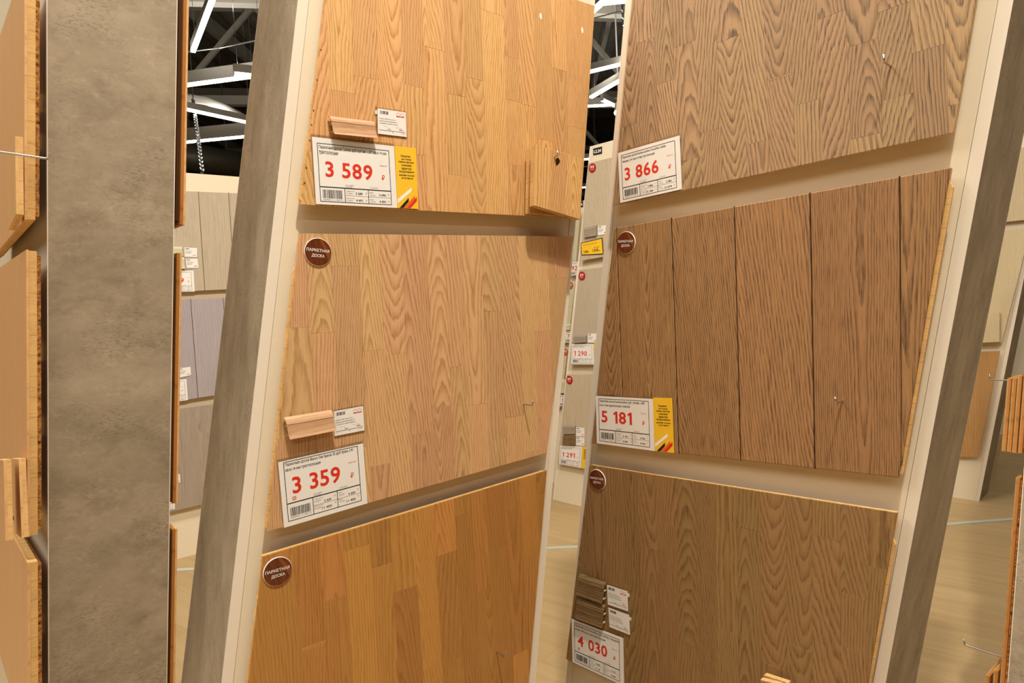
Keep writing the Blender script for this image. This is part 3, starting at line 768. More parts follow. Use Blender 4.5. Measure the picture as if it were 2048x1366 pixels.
# ------------------------------------------------------------------ right stand (B)
bR, kB = line_u(frB, (2027, 0), (1771, 1366))
uL, wL = frB.uv((1183, 780)); bLf = uL - kB*wL
stand(frB, bLf, bR, kB, 2.12, .23, 'tall white leaning display stand with concrete end panel carrying the three brown boards', 'concrete_v')
board(frB, [(1280, -165), (1979, -165), (1907, 265), (1226, 411)], OFF, M['ash_grey'],
    'greyed ash three-strip parquet board with bold dark grain, top of the right stand',
    seams=[(1277, 150), (1312, 140), (1349, 150), (1394, 160), (1437, 165), (1485, 150), (1533, 160), (1582, 110), (1638, 130), (1695, 130), (1760, 150), (1825, 150), (1892, 100)],
    g=((1638, 30), (1648, 260)), joints=[(1293, 80), (1329, 165), (1370, 88), (1382, 318), (1418, 262), (1455, 78), (1516, 284), (1541, 158), (1563, 155), (1613, 205), (1664, 29), (1725, 86), (1733, 272), (1795, 194), (1858, 97), (1785, 15), (1905, 210), (1260, 250), (1330, 330)])
board(frB, [(1227, 456), (1903, 333), (1798, 957), (1182, 888)], OFF, M['oak_dark'],
    'brushed brown oak board of wide planks with dark joints between, middle of the right stand',
    seams=[(1238, 620), (1349, 660), (1474, 660), (1624, 660), (1801, 620)], g=((1467, 411), (1480, 920)), piece='plank', vee=.0009, ch=.0014)
board(frB, [(1179, 930), (1794, 1026), (1716, 1480), (1690, 1570), (1145, 1325), (1132, 1318)], OFF, M['oak_smoke'],
    'olive smoked oak three-strip parquet board, lowest on the right stand',
    seams=[(1182, 1064), (1210, 1040), (1245, 1040), (1279, 1090), (1315, 1080), (1355, 1100), (1392, 1100), (1432, 1110), (1475, 1110), (1521, 1120), (1573, 1140), (1624, 1150), (1680, 1150), (1737, 1120)],
    g=((1355, 960), (1361, 1290)), joints=[(1297, 1096), (1335, 1050), (1374, 1286), (1168, 1066), (1260, 1170), (1549, 1333), (1600, 1296), (1637, 1072), (1700, 1190), (1705, 1300), (1755, 1136), (1497, 1058), (1450, 1260), (1225, 1250)])
price_tag(frB, [(1235.9, 306.3), (1359, 270.8), (1363.7, 378.3), (1240.5, 406)], OFF+.0022, [('Паркетная доска Karelia-Upofloor FocusFloor ясень', .72), ('текуано 3,41 кв.м 14 мм трехполосная', .54)], '3 866',
    (('3 866', '13 184'), ('3 982', '13 579')), 'white price tag reading 3 866 on the greyed ash board', 8, px=(.10, .33, .66, .585), dy=-.02)
price_tag(frB, [(1191.3, 792), (1305.9, 798), (1309.4, 902), (1193.8, 886.6)], OFF+.0022, [('Паркетная доска Karelia-Upofloor дуб элеганс 1,878', .79), ('кв.м 14 мм однополосная с фаской', .54)], '5 181',
    (('5 181', '8 684'), ('5 336', '8 954')), 'white price tag reading 5 181 on the brushed brown oak board', 9, px=(.10, .295, .64, .54), dy=-.042)
note_card(frB, [(1306, 795.2), (1344, 796.2), (1348, 906), (1310, 902)], OFF+.0024, 'narrow yellow notice card on the brushed brown oak board, right of its price tag')
price_tag(frB, [(1143, 1237.5), (1246.5, 1277), (1248, 1372), (1145, 1324)], OFF+.0022, [('Паркетная доска FocusFloor дуб роббер глянцевый', .86), ('новый 1,870 кв.м 14 мм трехполосная', .60)], '4 030',
    (('4 030', '8 160'), ('4 151', '8 900')), 'white price tag reading 4 030 on the smoked oak board', 10, True, px=(.12, .31, .70, .555), dy=-.03)
moulding(frB, [(1153.5, 1194), (1207.7, 1212.7), (1204.5, 1256), (1151.5, 1236)], OFF+.0005, 'mould_dark', 'lower brown skirting sample just above the 4 030 price tag')
moulding(frB, [(1157, 1149), (1208.5, 1167), (1204.5, 1207.8), (1151.5, 1189)], OFF+.0005, 'mould_dark', 'upper dark brown skirting sample on the smoked oak board')
small_tag(frB, [(1214, 1169.8), (1254.8, 1183.3), (1256, 1222.6), (1215.6, 1209)], OFF+.0022, 'small white 157,- tag beside the upper brown skirting sample', '162.-', '157,-', seed=12, side=(1.0, .1))
small_tag(frB, [(1216.8, 1215.2), (1258, 1230.6), (1259.8, 1269.8), (1219, 1254)], OFF+.0022, 'small white 223,- tag beside the lower brown skirting sample', '230.-', '223,-', icons=False, seed=13, side=(1.0, .1))
badge(frB, (1253, 485.5), ((1238, 487), (1267, 486)), OFF+.0002, 'round brown badge at the top left of the brushed brown oak board')
badge(frB, (1195.5, 959), ((1182, 957), (1207, 961)), OFF+.0002, 'round brown badge at the top left of the smoked oak board')
hook(frB, (1768, 124), OFF, 'bent wire hook at the right of the greyed ash board')
hook(frB, (1671, 807), OFF, 'bent wire hook at the lower right of the brushed brown oak board')
# samples hanging at the foot of the smoked oak board, their tops just inside the frame
sample(frB, [(1519, 1361), (1560, 1372), (1556, 1460), (1515, 1450)], OFF+.045, M['oak_smoke'], 'front parquet sample whose top edge peeps in under the smoked oak board', seams=1)
sample(frB, [(1526, 1352), (1575, 1368), (1571, 1460), (1522, 1448)], OFF+.027, M['oak_smoke'], 'rear parquet sample whose top edge peeps in under the smoked oak board', seams=1)

def tongue(fr, p, q, side, label_of, wd=.006):
    """the milled tongue standing out of a board's cut edge, below its face"""
    root = next(o for o in bpy.data.objects if o.get('label', '').startswith(label_of))
    a, b = fr.uv(p, OFF-.007), fr.uv(q, OFF-.007)
    Mx = root.matrix_world.inverted() @ fr.mat(0, 0, OFF)
    obj('tongue', *prism([a, (a[0]+side*wd, a[1]-.012), (b[0]+side*wd, b[1]+.004), b], -.0095, -.0055, .0004), M['core'], root, Mx)
    return root
hb = tongue(frA, (663, -60), (604, 404), -1, 'honey oak three')
tongue(frA, (591, 530), (537, 1058), -1, 'natural oak three'); tongue(frA, (520, 1180), (470, 1600), -1, 'amber oak three')
tongue(frB, (1898, 360), (1799, 950), 1, 'brushed brown oak board'); tongue(frB, (1784, 1072), (1722, 1440), 1, 'olive smoked')
for p in ((625, 221), (621, 250), (617, 281), (611, 336), (607.5, 366), (632, 160), (640, 100)):
    u, w = frA.uv((p[0]+2, p[1]), OFF)
    obj('nail_hole', *prism([(.0011*math.cos(i*math.pi/4), .0013*math.sin(i*math.pi/4)) for i in range(8)], .0001, .0003), M['groove'], hb, hb.matrix_world.inverted() @ frA.mat(u, w, OFF))

# ------------------------------------------------------------------ left foreground stand (C), seen end on
cR, kC = line_u(frC, (93, 0), (97, 1366))
DC = .193
stand(frC, cR-.9, cR, kC, 2.3, DC, 'narrow stand in the left foreground showing its wide concrete end panel', 'concrete', name='display_stand')
OC = .035
def near_board(fr, pn0, pn1, pf, off, label, mat=M['oak_light'], far=.55, topfar=None, thick=.014):
    a, b, c = fr.uv(pn0, off), fr.uv(pn1, off), fr.uv(pf, off)
    k = (c[1]-b[1])/((c[0]-b[0]) or 1) if pf != pn1 else 0.0; k = max(-.35, min(.35, k))
    k2 = topfar if topfar is not None else 0.0
    uvs = [(b[0], b[1]), (a[0], a[1]), (a[0]-far, a[1]-k2*far), (b[0]-far, b[1]-k*far)]
    w1 = max(.14, 0)
    sm = []
    return board(fr, None, off, mat, label, uvs=uvs, gap=off, core_in=.0012, thick=thick, bin_=.13)
near_board(frC, (49, -80), (49, 439), (0, 498), OC, 'pale oak board seen at a grazing angle, highest at the left picture edge')
near_board(frC, (52, 499), (55, 1074), (55, 1074), OC, 'pale oak board seen at a grazing angle, middle one at the left picture edge', topfar=0.0)
near_board(frC, (55, 1126), (57, 1500), (57, 1500), OC, 'pale oak board seen at a grazing angle, lowest at the left picture edge')
def edge_sample(fr, pt, pb, off, label, wd=.10, thick=.0095, mat=M['oak_light'], du=0.0, group=None, core='core'):
    a, b = fr.uv(pt, off), fr.uv(pb, off); u = (a[0]+b[0])/2+du
    return board(fr, None, off, mat, label, uvs=[(b[0]+du, b[1]), (a[0]+du, a[1]), (a[0]+du-wd, a[1]-.012), (b[0]+du-wd, b[1]-.012)], gap=thick+.001, thick=thick, backing=False, batten=False, core_in=.0,
                 name='parquet_sample', cat='sample', group=group, core=core)
edge_sample(frC, (30, 272), (32, 428), OC+.0175, 'pale oak sample hanging edge-on from the highest board at the left')
edge_sample(frC, (37, 918), (43, 1076), OC+.012, 'pale oak sample nearest the middle board at the left picture edge', wd=.09)
edge_sample(frC, (7, 920), (11, 1082), OC+.034, 'outer pale oak sample hanging at the left picture edge', wd=.09)
hook(frC, (-6, 303), OC, 'wire hook through the sample at the upper left picture edge', L=.05)
# boards on the hidden right side of that stand
frC2 = Fr.__new__(Fr); frC2.U, frC2.K, frC2.N = -frC.U, frC.K, -frC.N; frC2.O = frC.O - frC.N*(DC+.0016)
def back_board(pxs, off, far, label, fr=frC2, thick=.016, sgn=1, core='core_red', mat=M['oak_light'], gap=None):
    p = [fr.uv(q, off) for q in pxs]
    return board(fr, None, off, mat, label, uvs=[p[0], p[1], (p[1][0]+far*sgn, p[1][1]), (p[0][0]+far*sgn, p[0][1])], gap=gap or off, core=core, thick=thick, core_in=.0004)
endC = Fr(frC.pt(cR+kC*1.2, 1.2, 0), (frC.U.x, frC.U.y))
def c2(py_t, py_b, off, far, label):
    """board on the far side: its near edge lies flush with the end panel"""
    out = []
    for py in (py_t, py_b):
        # height of the picture row on the end edge of the far face
        w = None
        for it in range(60):
            t = it/59
        lo, hi = -.5, 2.6
        for _ in range(40):
            mid = (lo+hi)/2; P = frC2.pt(-(cR+kC*mid)+.004, mid, off) - CAM
            y = CY - F_PX*P.dot(_u)/P.dot(_f)
            if y > py: lo = mid
            else: hi = mid
        out.append(lo)
    ut = lambda w: -(cR+kC*w)+.004
    return board(frC2, None, off, M['oak_light'], label, uvs=[(ut(out[1]), out[1]), (ut(out[0]), out[0]), (ut(out[0])+far, out[0]), (ut(out[1])+far, out[1])], gap=off, core='core_red', thick=.009, core_in=.0004, back='backing_shade')
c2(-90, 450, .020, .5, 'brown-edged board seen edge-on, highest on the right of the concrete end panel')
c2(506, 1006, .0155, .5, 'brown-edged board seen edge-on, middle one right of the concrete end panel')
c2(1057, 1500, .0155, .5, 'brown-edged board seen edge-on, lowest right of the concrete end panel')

# ------------------------------------------------------------------ far left stand (D)
def simple_stand(fr, pl, pr, top, label, D=.22, lean=.16, concname='concrete_v'):
    u0, w0 = fr.uv(pl); u1, w1 = fr.uv(pr); h = fr.uv(top)[1]
    return stand(fr, u0-lean*w0, u1-lean*w1, lean, h, D, label, concname)
simple_stand(frD, (290, 900), (520, 700), (430, 350), 'white display stand with three grey boards, seen between the concrete panels at left')
BD = dict(backing=False, gap=.030, thick=.008, piece='plank')
board(frD, [(300, 379), (500, 387), (480, 578), (285, 587)], OFF, M['wood_greige'], 'greige plank board, highest on the far left stand', seams=[(403, 480), (462, 460)], g=((397, 385), (410, 582)), vee=.0012, **BD)
board(frD, [(285, 602), (475, 595), (455, 787), (265, 817)], OFF, M['wood_lilac'], 'lilac grey plank board, middle of the far left stand', seams=[(389, 700), (448, 620)], g=((382, 601), (397, 796)), vee=.0012, **BD)
board(frD, [(262, 832), (450, 805), (430, 1003), (245, 1046)], OFF, M['wood_taupe'], 'taupe grey plank board, lowest on the far left stand', seams=[(365, 900), (415, 900)], g=((356, 822), (370, 1020)), **BD)
moulding(frD, [(326, 493), (364, 493.5), (366, 511), (328, 512)], OFF+.0005, 'mould_cream', 'upper cream skirting sample on the greige far board', depth=.011)
moulding(frD, [(330, 516), (368, 514), (370, 537), (332, 539)], OFF+.0005, 'mould_cream', 'lower cream skirting sample on the greige far board', depth=.011)
small_tag(frD, [(369, 495), (394, 496), (394, 514.5), (369, 513.5)], OFF+.0022, 'upper small white tag on the greige far board', '', '63', full=False, seed=21)
small_tag(frD, [(371, 518), (395, 517), (397, 536), (373, 536)], OFF+.0022, 'lower small white tag on the greige far board', '', '98', full=False, seed=22)
price_tag(frD, [(318, 542.5), (387, 540.5), (389.5, 583), (320, 584)], OFF+.0022, [('Ламинат дуб 33 класс', .5)], '1 129', (('1 129', '2 406'), ('1 163', '2 479')), 'white price tag ending in 29 on the greige far board', 23)
small_tag(frD, [(355, 737), (381, 733.5), (382, 750.5), (356.5, 756)], OFF+.0022, 'small white tag on the lilac grey far board', '', '93', full=False, seed=24)
moulding(frD, [(326, 741), (352, 738), (354, 757), (328, 761)], OFF+.0005, 'mould_grey', 'grey skirting sample on the lilac grey far board', depth=.011)
price_tag(frD, [(310, 764), (373, 757.5), (376, 800), (312, 809)], OFF+.0022, [('Ламинат дуб 33 класс', .5)], '1 141', (('1 141', '2 406'), ('1 163', '2 479')), 'white price tag on the lilac grey far board', 25)
small_tag(frD, [(338, 952), (360, 948), (361, 965), (339, 969)], OFF+.0022, 'small white tag on the taupe far board', '', '93', full=False, seed=26)
price_tag(frD, [(285, 984), (348, 972), (350, 1018), (288, 1031)], OFF+.0022, [('Ламинат дуб 33 класс', .5)], '1 099', (('1 099', '2 206'), ('1 133', '2 279')), 'white price tag at the foot of the taupe far board', 27)

# ------------------------------------------------------------------ aisle stand with the L2.24 sign (E) and the one behind it (G)
uE, kE = line_u(frE, (1180, 293), (1105, 1005))
wtop = frE.uv((1180, 293))[1]
stand(frE, uE, uE+.75, kE, wtop, .2, 'white display stand under the black L2.24 sign, seen in the gap', 'cream')
BE = dict(backing=False, gap=.030, thick=.008, piece='plank')
board(frE, [(1176, 327), (1258, 306), (1232, 509), (1159, 522)], OFF, M['wood_grey'], 'grey plank board, highest on the stand under the L2.24 sign', seams=[(1217, 420)], **BE)
board(frE, [(1158, 540), (1235, 531), (1212, 729), (1138, 730)], OFF, M['wood_greige'], 'grey-green plank board above the 1 290 tag in the gap', seams=[(1205, 640)], **BE)
board(frE, [(1134, 749), (1212, 748), (1190, 940), (1114, 928)], OFF, M['wood_grey'], 'grey knotty plank board above the 1 291 tag in the gap', seams=[(1174, 840)], **BE)
cd = Card(frE, [(1186.5, 297.5), (1204, 293), (1204, 307), (1186.5, 310.5)], .001)
r0 = tag(link('aisle_sign', mesh('aisle_sign', *cd.rect(0, 0, 1, 1, -.0006, .001), M['black']), None, cd.mat()), 'small black aisle sign reading L2.24 on the stand top', 'sign')
obj('sign_text', *cd.text('L2.24', .1, .28, .9, .75, .03, n=.0013), M['white'], r0)
for c, l in (((1185, 336), 'highest grey plank board under the L2.24 sign'), ((1164, 552), 'grey-green plank board in the gap'), ((1139, 760), 'grey knotty plank board in the gap')):
    badge(frE, c, ((c[0]-8, c[1]+2), (c[0]+8, c[1]-1)), OFF+.0005, 'round red 33 badge on the ' + l, dia=.05, kind='red')
moulding(frE, [(1167.5, 455), (1192.5, 449.5), (1193, 471), (1168, 475)], OFF+.0005, 'mould_grey', 'grey skirting sample on the highest board under the L2.24 sign', depth=.011)
small_tag(frE, [(1196, 453), (1213.5, 450), (1213.5, 468.5), (1196, 470.5)], OFF+.0022, 'small white tag on the highest board under the L2.24 sign', '', '98', full=False, seed=31)
# yellow promotional tag with a black border
cd = Card(frE, [(1161, 486), (1204.5, 475.5), (1207.5, 508.5), (1163, 510.5)], OFF+.0022)
r0 = tag(link('promotion_tag', mesh('promotion_tag', *cd.rect(0, 0, 1, 1, -.0006, .0002), M['black']), None, cd.mat()), 'yellow price tag with black border reading 1359 under the L2.24 sign', 'price tag')
obj('yellow_panel', *cd.rect(.03, .05, .965, .95, .0002, .0006), M['yellow'], r0)
obj('price_text', *join(cd.text('1359,-', .52, .62, .86, .84, .02, n=.001), cd.text('1391,00', .58, .48, .82, .57, 0, n=.001), cd.text('Ламинат дуб 33 класс 12 мм', .1, .2, .75, .27, 0, n=.001)), M['black'], r0)
obj('barcode', *[[(x, y, z+.0005) for x, y, z in p] if i == 0 else p for i, p in enumerate(bars(cd, .12, .66, .35, .84, 5, 12))], M['black'], r0)
def plain_card(fr, q, off, label):
    cd = Card(fr, q, off)
    r = tag(link('note_card', mesh('note_card', *cd.rect(0, 0, 1, 1, -.0006, .0002), M['yellow']), None, cd.mat()), label, 'card')
    obj('printed_text', *join(*[cd.rect(.2, .12+i*.06, .8, .145+i*.06, .0002, .0004) for i in range(8)]), M['black'], r); return r
plain_card(frE, [(1208, 471), (1224, 467), (1227, 511), (1210, 514)], OFF+.0024, 'yellow notice card half hidden beside the 1359 tag')
moulding(frE, [(1147, 671), (1172, 670.5), (1172.5, 684), (1147.5, 686)], OFF+.0005, 'mould_grey', 'grey skirting sample above the 1 290 tag', depth=.011)
small_tag(frE, [(1175.5, 667.5), (1193, 667), (1193, 685), (1175.5, 685)], OFF+.0022, 'small white tag above the 1 290 tag', '', '98', full=False, seed=33)
price_tag(frE, [(1143.5, 687.6), (1187, 688.4), (1188, 729), (1142, 728.5)], OFF+.0022, [('Ламинат дуб 33 класс 8 мм', .5)], '1 290', (('1 290', '2 769'), ('1 329', '2 853')), 'white price tag reading 1 290, upper one in the gap between the stands', 34, True)
plain_card(frE, [(1188, 686.5), (1204, 687), (1205, 733), (1189, 730)], OFF+.0024, 'yellow notice card at the right of the upper white price tag in the gap')
moulding(frE, [(1126, 850.5), (1150, 851.5), (1150.5, 867), (1125.5, 868)], OFF+.0005, 'mould_grey', 'upper grey skirting sample above the 1 291 tag', depth=.011)
moulding(frE, [(1125.5, 871), (1150, 872), (1150.5, 890), (1125, 889)], OFF+.0005, 'mould_dark', 'lower brown skirting sample above the 1 291 tag', depth=.011)
small_tag(frE, [(1152, 854), (1169, 856), (1169, 873), (1152, 872)], OFF+.0022, 'upper small white tag above the 1 291 tag', '', '98', full=False, seed=35)
small_tag(frE, [(1152, 873), (1169, 875), (1169, 892), (1152, 890.5)], OFF+.0022, 'lower small white tag above the 1 291 tag', '', '98', full=False, seed=36)
price_tag(frE, [(1120, 890.5), (1164.5, 893), (1162, 936), (1118, 928)], OFF+.0022, [('Ламинат дуб 33 класс 8 мм', .5)], '1 291', (('1 291', '2 769'), ('1 329', '2 853')), 'white price tag reading 1 291, lowest in the gap between the stands', 37, True)
plain_card(frE, [(1164.8, 893), (1180, 895), (1178, 940), (1163, 936)], OFF+.0024, 'yellow notice card at the right of the lower white price tag in the gap')

wG = frG.uv((1163, 402))[1]; uG, kG = frG.uv((1128, 850)), .155
stand(frG, uG[0]-kG*uG[1]-.55, uG[0]-kG*uG[1]+.12, kG, wG, .2, 'white display stand with cream boards standing behind the L2.24 stand', 'cream')
for i, q in enumerate(([(1105, 425), (1160, 420), (1150, 548), (1095, 545)], [(1100, 566), (1150, 566), (1136, 685), (1085, 686)], [(1085, 700), (1135, 700), (1120, 815), (1070, 812)])):
    board(frG, q, OFF, M['mould_cream'], ('highest', 'middle', 'lowest')[i] + ' cream board on the stand behind the L2.24 stand', **BE)
cd = Card(frG, [(1155, 404), (1166, 402), (1166, 414), (1155, 415)], .001)
r0 = tag(link('aisle_sign', mesh('aisle_sign', *cd.rect(0, 0, 1, 1, -.0006, .001), M['black']), None, cd.mat()), 'partly hidden black aisle sign on the stand behind the L2.24 stand', 'sign')
obj('sign_text', *cd.text('L2.26', .1, .28, .9, .75, .03, n=.0013), M['white'], r0)
badge(frG, (1141, 571), ((1135, 571), (1147, 571)), OFF+.0005, 'round orange badge beside the natural oak board, upper of two', dia=.045, kind='orange')
badge(frG, (1131, 704), ((1125, 704), (1137, 704)), OFF+.0005, 'round orange badge beside the natural oak board, lower of two', dia=.045, kind='orange')
price_tag(frG, [(1140.5, 524), (1175, 521), (1174, 549), (1139, 551.5)], OFF+.0022, [('Ламинат', .3)], '929', (('929', '1 990'), ('957', '2 050')), 'white tag reading 929 partly hidden behind the L2.24 stand', 41, px=(.1, .3, .62, .65))
price_tag(frG, [(1130, 662), (1163, 661), (1162, 684), (1129, 685)], OFF+.0022, [('Ламинат', .3)], '769', (('769', '1 690'), ('792', '1 740')), 'white tag starting with 7 partly hidden behind the L2.24 stand', 42, px=(.15, .3, .67, .65))
price_tag(frG, [(1119.5, 790), (1152, 790), (1151, 813), (1118, 812)], OFF+.0022, [('Ламинат', .3)], '1 090', (('1 090', '2 190'), ('1 122', '2 250')), 'lowest white tag partly hidden behind the L2.24 stand', 43, px=(.15, .3, .67, .65))
moulding(frG, [(1130, 648), (1141, 648), (1140, 660), (1129, 660)], OFF+.0005, 'mould_cream', 'cream skirting sample above the tag starting with 7', depth=.011)
moulding(frG, [(1121, 759), (1130, 759), (1128, 786), (1119, 786)], OFF+.0005, 'mould_cream', 'cream skirting sample above the lowest partly hidden white tag', depth=.011)

# ------------------------------------------------------------------ far right stand (H) and one more beyond it
uH, kH = line_u(frH, (2019, 700), (1959, 1000))
wH = frH.uv((2100, 150))[1]
stand(frH, uH-.8, uH, kH, wH, .2, 'white display stand with light boards far behind the right stand', 'concrete_v')
board(frH, [(1950, 310), (2110, 285), (2080, 437), (1925, 452)], OFF, M['wood_pale'], 'pale plank board, highest on the far right stand', seams=[(2030, 400)], **BE)
board(frH, [(1925, 472), (2062, 455), (2003, 686), (1890, 685)], OFF, M['wood_pale'], 'pale oak plank board, middle of the far right stand', seams=[(2031, 500)], **BE)
board(frH, [(1895, 705), (2000, 702), (1957, 914), (1870, 912)], OFF, M['wood_tan'], 'tan oak board, lowest on the far right stand', seams=[(1960, 800)], **BE)
sample(frH, [(1950, 628), (1999, 625), (1999, 684), (1945, 686)], OFF+.02, M['wood_pale'], 'pale sample hanging on the middle board of the far right stand', seams=0)
frI = Fr(at_depth(2010, 830, 5.0), nB)
uI, kI = line_u(frI, (2040, 640), (2027, 742))
stand(frI, uI-.1, uI+.8, .155, frI.uv((2040, 330))[1], .2, 'white-edged concrete stand far back beyond the far right stand', 'concrete_v')

# ------------------------------------------------------------------ right foreground stand (F), seen end on
def row_w(fr, u_of_w, off, py):
    lo, hi = -.6, 2.8
    for _ in range(40):
        mid = (lo+hi)/2; P = fr.pt(u_of_w(mid), mid, off) - CAM
        y = CY - F_PX*P.dot(_u)/P.dot(_f)
        if y > py: lo = mid
        else: hi = mid
    return lo
fR, kF = line_u(frF, (2037, 1080), (2015, 1366)); kF = -kF
stand(frF, fR-.8, fR, -kF, 2.3, .24, 'narrow stand at the right picture edge showing a strip of concrete end panel', 'concrete')
fu = lambda w: fR - kF*w - .003
def f_board(t, b, off, label, thick=.0075, far=.5):
    wt, wb = row_w(frF, fu, off, t), row_w(frF, fu, off, b)
    return board(frF, None, off, M['wood_tan'], label, uvs=[(fu(wb), wb), (fu(wt), wt), (fu(wt)-far, wt), (fu(wb)-far, wb)], gap=off, thick=thick, core='core_red', core_in=.0004)
f_board(-120, 300, .014, 'brown-edged board at the upper right corner, seen edge-on')
f_board(390, 906, .014, 'brown-edged board at the right picture edge, seen edge-on beside the hanging samples')
f_board(955, 1560, .014, 'brown-edged board at the lower right corner, seen edge-on')
for i, (off, t, b, du) in enumerate(((.0245, 752, 905, .0), (.0340, 757, 903, .0), (.0435, 757, 902, .0))):
    wt, wb = row_w(frF, fu, off, t), row_w(frF, fu, off, b)
    board(frF, None, off, M['wood_tan'], ('innermost', 'middle', 'outermost')[i] + ' of the three thin brown samples hanging edge-on at the right', uvs=[(fu(wb), wb), (fu(wt), wt), (fu(wt)-.1, wt), (fu(wb)-.1, wb)],
          gap=.0095, thick=.008, backing=False, batten=False, core='core_red', core_in=0, name='parquet_sample', cat='sample', group='brown samples hanging at the right picture edge')
for i, (off, t, b, du) in enumerate(((.026, 1340, 1480, .0), (.040, 1350, 1490, 0))):
    wt, wb = row_w(frF, fu, off, t), row_w(frF, fu, off, b)
    board(frF, None, off, M['wood_tan'], ('inner', 'outer')[i] + ' brown sample hanging edge-on at the lower right corner', uvs=[(fu(wb), wb), (fu(wt), wt), (fu(wt)-.1, wt), (fu(wb)-.1, wb)],
          gap=.0095, thick=.008, backing=False, batten=False, core='core_red', core_in=0, name='parquet_sample', cat='sample')
def hook_at(fr, u, w, off, label, L, up=.012, r=.0018):
    v, f = tube([Vector(p) for p in ((0, 0, -.004), (0, 0, 0), (0, 0, L-.003), (0, .001, L-.0008), (0, .003, L), (0, up, L+.001))], r, 8)
    return tag(obj('wire_hook', v, f, M['steel'], None, fr.mat(u, w, off), True), label, 'hook')
w_ = row_w(frF, fu, .014, 768); hook_at(frF, fu(w_)-.05, w_, .014, 'wire hook carrying the three brown samples at the right', .075)
w_ = row_w(frF, fu, .014, 1336); hook_at(frF, fu(w_)-.05, w_, .014, 'wire hook carrying the samples at the lower right corner', .082)

# ------------------------------------------------------------------ overhead: visible lights, steel, duct, chain
def lum_px(a, b, label, z=LZ, zb=None, w=.06, hgt=.1):
    luminaire(at_height(*a, z), at_height(*b, zb or z), label, w=w, hgt=hgt, ceiling_fill=14)
lum_px((340, 174), (545, 147), 'long white linear light crossing high in the left gap', hgt=.16)
lum_px((447, -60), (386, 102), 'steep white linear light ending in the upper left gap', z=4.7)
lum_px((340, 287), (520, 270), 'lowest white linear light in the left gap', hgt=.22)
lum_px((330, 209), (530, 252), 'slanting white linear light in the middle of the left gap')
lum_px((468, 147), (545, 155), 'short white linear light with open end near the concrete panel', z=3.9)
lum_px((1130, 155), (1275, 120), 'white linear light below the chain in the right gap', z=4.4)
lum_px((1182, 194), (1275, 140), 'steep white linear light in the middle of the right gap')
lum_px((1140, 214), (1262, 207), 'flat white linear light in the right gap', z=4.9)
lum_px((1204, 199), (1275, 232), 'descending white linear light near the round spotlight', z=4.4)
lum_px((1180, 26), (1214, -4), 'short white linear light at the top of the right gap')
lum_px((1205, 6), (1300, -4), 'white linear light at the top edge of the right gap', z=4.6)
lum_px((1120, 322), (1200, 316), 'low white linear light left of the L2.24 sign')
lum_px((1120, 377), (1200, 373), 'lowest white linear light left of the L2.24 stand')
# curved reflector arc beside the slanting light
arc = [at_height(x, y, 4.75) for x, y in ((330, 186), (375, 196), (410, 201), (445, 214), (475, 229), (520, 256))]
v, f = tube(arc, .07, 8); tag(obj('curved_light_rail', v, f, M['housing'], None, None, True), 'pale curved rail arching above the slanting light in the left gap', 'rail')
spotlight(at_height(1237, 226, 4.0), (-.2, -.5, -1), 'round white spotlight glowing under the lights in the right gap')
# chains and wires
def chain(p, q, label, r=.03, n=60):
    p, q = Vector(p), Vector(q); d = (q-p); parts = []; t = d.normalized(); a = t.orthogonal().normalized(); b = t.cross(a); st = d.length/n
    for i in range(n):
        c = p + d*((i+.5)/n); s = (a if i % 2 else b); h = st*.72; pts = []
        for j in range(9):
            an = 2*math.pi*j/8; pts.append(c + t*h*math.cos(an) + s*h*.45*math.sin(an))
        parts.append(tube(pts, st*.14, 5))
    return tag(obj('hanging_chain', *join(*parts), M['steel']), label, 'chain')
chain(at_height(386, 200, 4.6), at_height(405, 345, 2.9), 'thin steel chain slanting down behind the left gap', n=46)
v, f = tube([at_height(372, -40, 8), at_height(386, 200, 4.6)], .008, 5); tag(obj('suspension_wire', v, f, M['steel']), 'straight wire above the slanting chain in the left gap', 'wire')
v, f = tube([at_height(365, 105, 5), at_height(440, 96, 5), at_height(530, 78, 5)], .01, 5); tag(obj('power_cable', v, f, M['steel']), 'pale cable crossing under the highest light of the left gap', 'cable')
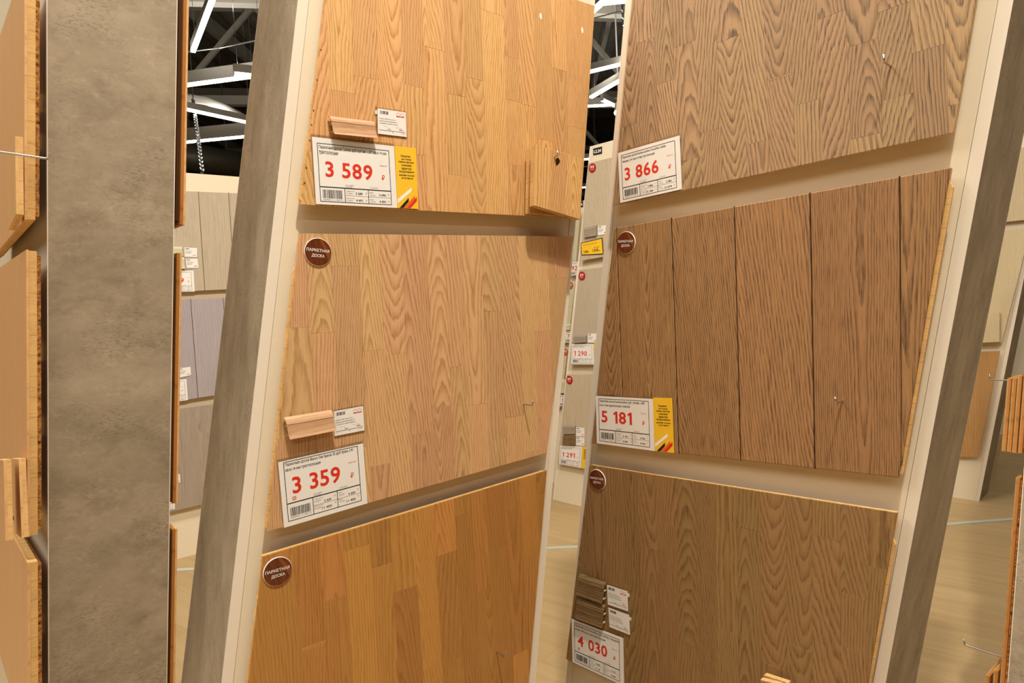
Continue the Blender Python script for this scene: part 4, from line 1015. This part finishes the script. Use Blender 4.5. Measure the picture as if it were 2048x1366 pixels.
v, f = tube([at_height(1175, 40, 5), at_height(1235, 24, 5), at_height(1280, 24, 5)], .01, 5); tag(obj('power_cable', v, f, M['steel']), 'pale cable crossing the top of the right gap', 'cable')
chain(at_height(1243, -10, 5.5), at_height(1252, 112, 4.6), 'steel chain hanging in the right gap above a light', n=16)
# roof trusses
def truss(c, d, L, zb, zt, label, n=8):
    c = Vector((c[0], c[1], 0)); d = Vector((d[0], d[1], 0)).normalized(); p, q = c-d*L/2, c+d*L/2; up = lambda P, z: Vector((P.x, P.y, z))
    root = thing('roof_truss', Matrix.Translation(up(c, zb)), label, 'truss', 'dark steel roof trusses'); o = up(c, zb)
    rel = lambda a, b, w, h: beam(a-o, b-o, w, h)
    obj('top_chord', *rel(up(p, zt), up(q, zt), .16, .18), M['darksteel'], root)
    obj('bottom_chord', *rel(up(p, zb), up(q, zb), .16, .18), M['darksteel'], root)
    for i in range(n):
        a, b = p.lerp(q, i/n), p.lerp(q, (i+1)/n); m_ = a.lerp(b, .5)
        obj('web_strut', *rel(up(a, zb), up(m_, zt), .09, .09), M['darksteel'], root)
        obj('web_strut', *rel(up(m_, zt), up(b, zb), .09, .09), M['darksteel'], root)
d1 = (math.sin(math.radians(80)), math.cos(math.radians(80)))
for i, y in enumerate((9.9, 14.5, 20, 27)):
    truss((0, y), d1, 40, 5.6, 7.5, 'dark steel roof truss, %s from the camera' % ('nearest', 'second', 'third', 'farthest')[i], n=12)
for i, x in enumerate((-12, -7.5, -5.2, -2.2, 1.5, 5.3, 8, 12)):
    v, f = beam((x, -7, 7.75), (x+2, 33, 7.75), .12, .3)
    o = obj('purlin', v, f, M['darksteel']); tag(o, 'dark steel purlin running away under the roof sheet', 'beam', 'dark roof purlins')
a, b = at_height(330, 305, 4.9), at_height(560, 345, 4.9)
v, f = tube([a, a.lerp(b, .5), b], .32, 16); du = tag(obj('ventilation_duct', v, f, M['duct'], None, None, True), 'round metal duct low in the dark of the left gap', 'duct')
for q_ in (.2, .5, .8):
    c = a.lerp(b, q_); obj('hanger_rod', *tube([c, Vector((c.x, c.y, 8.02))], .012, 6), M['steel'], du)
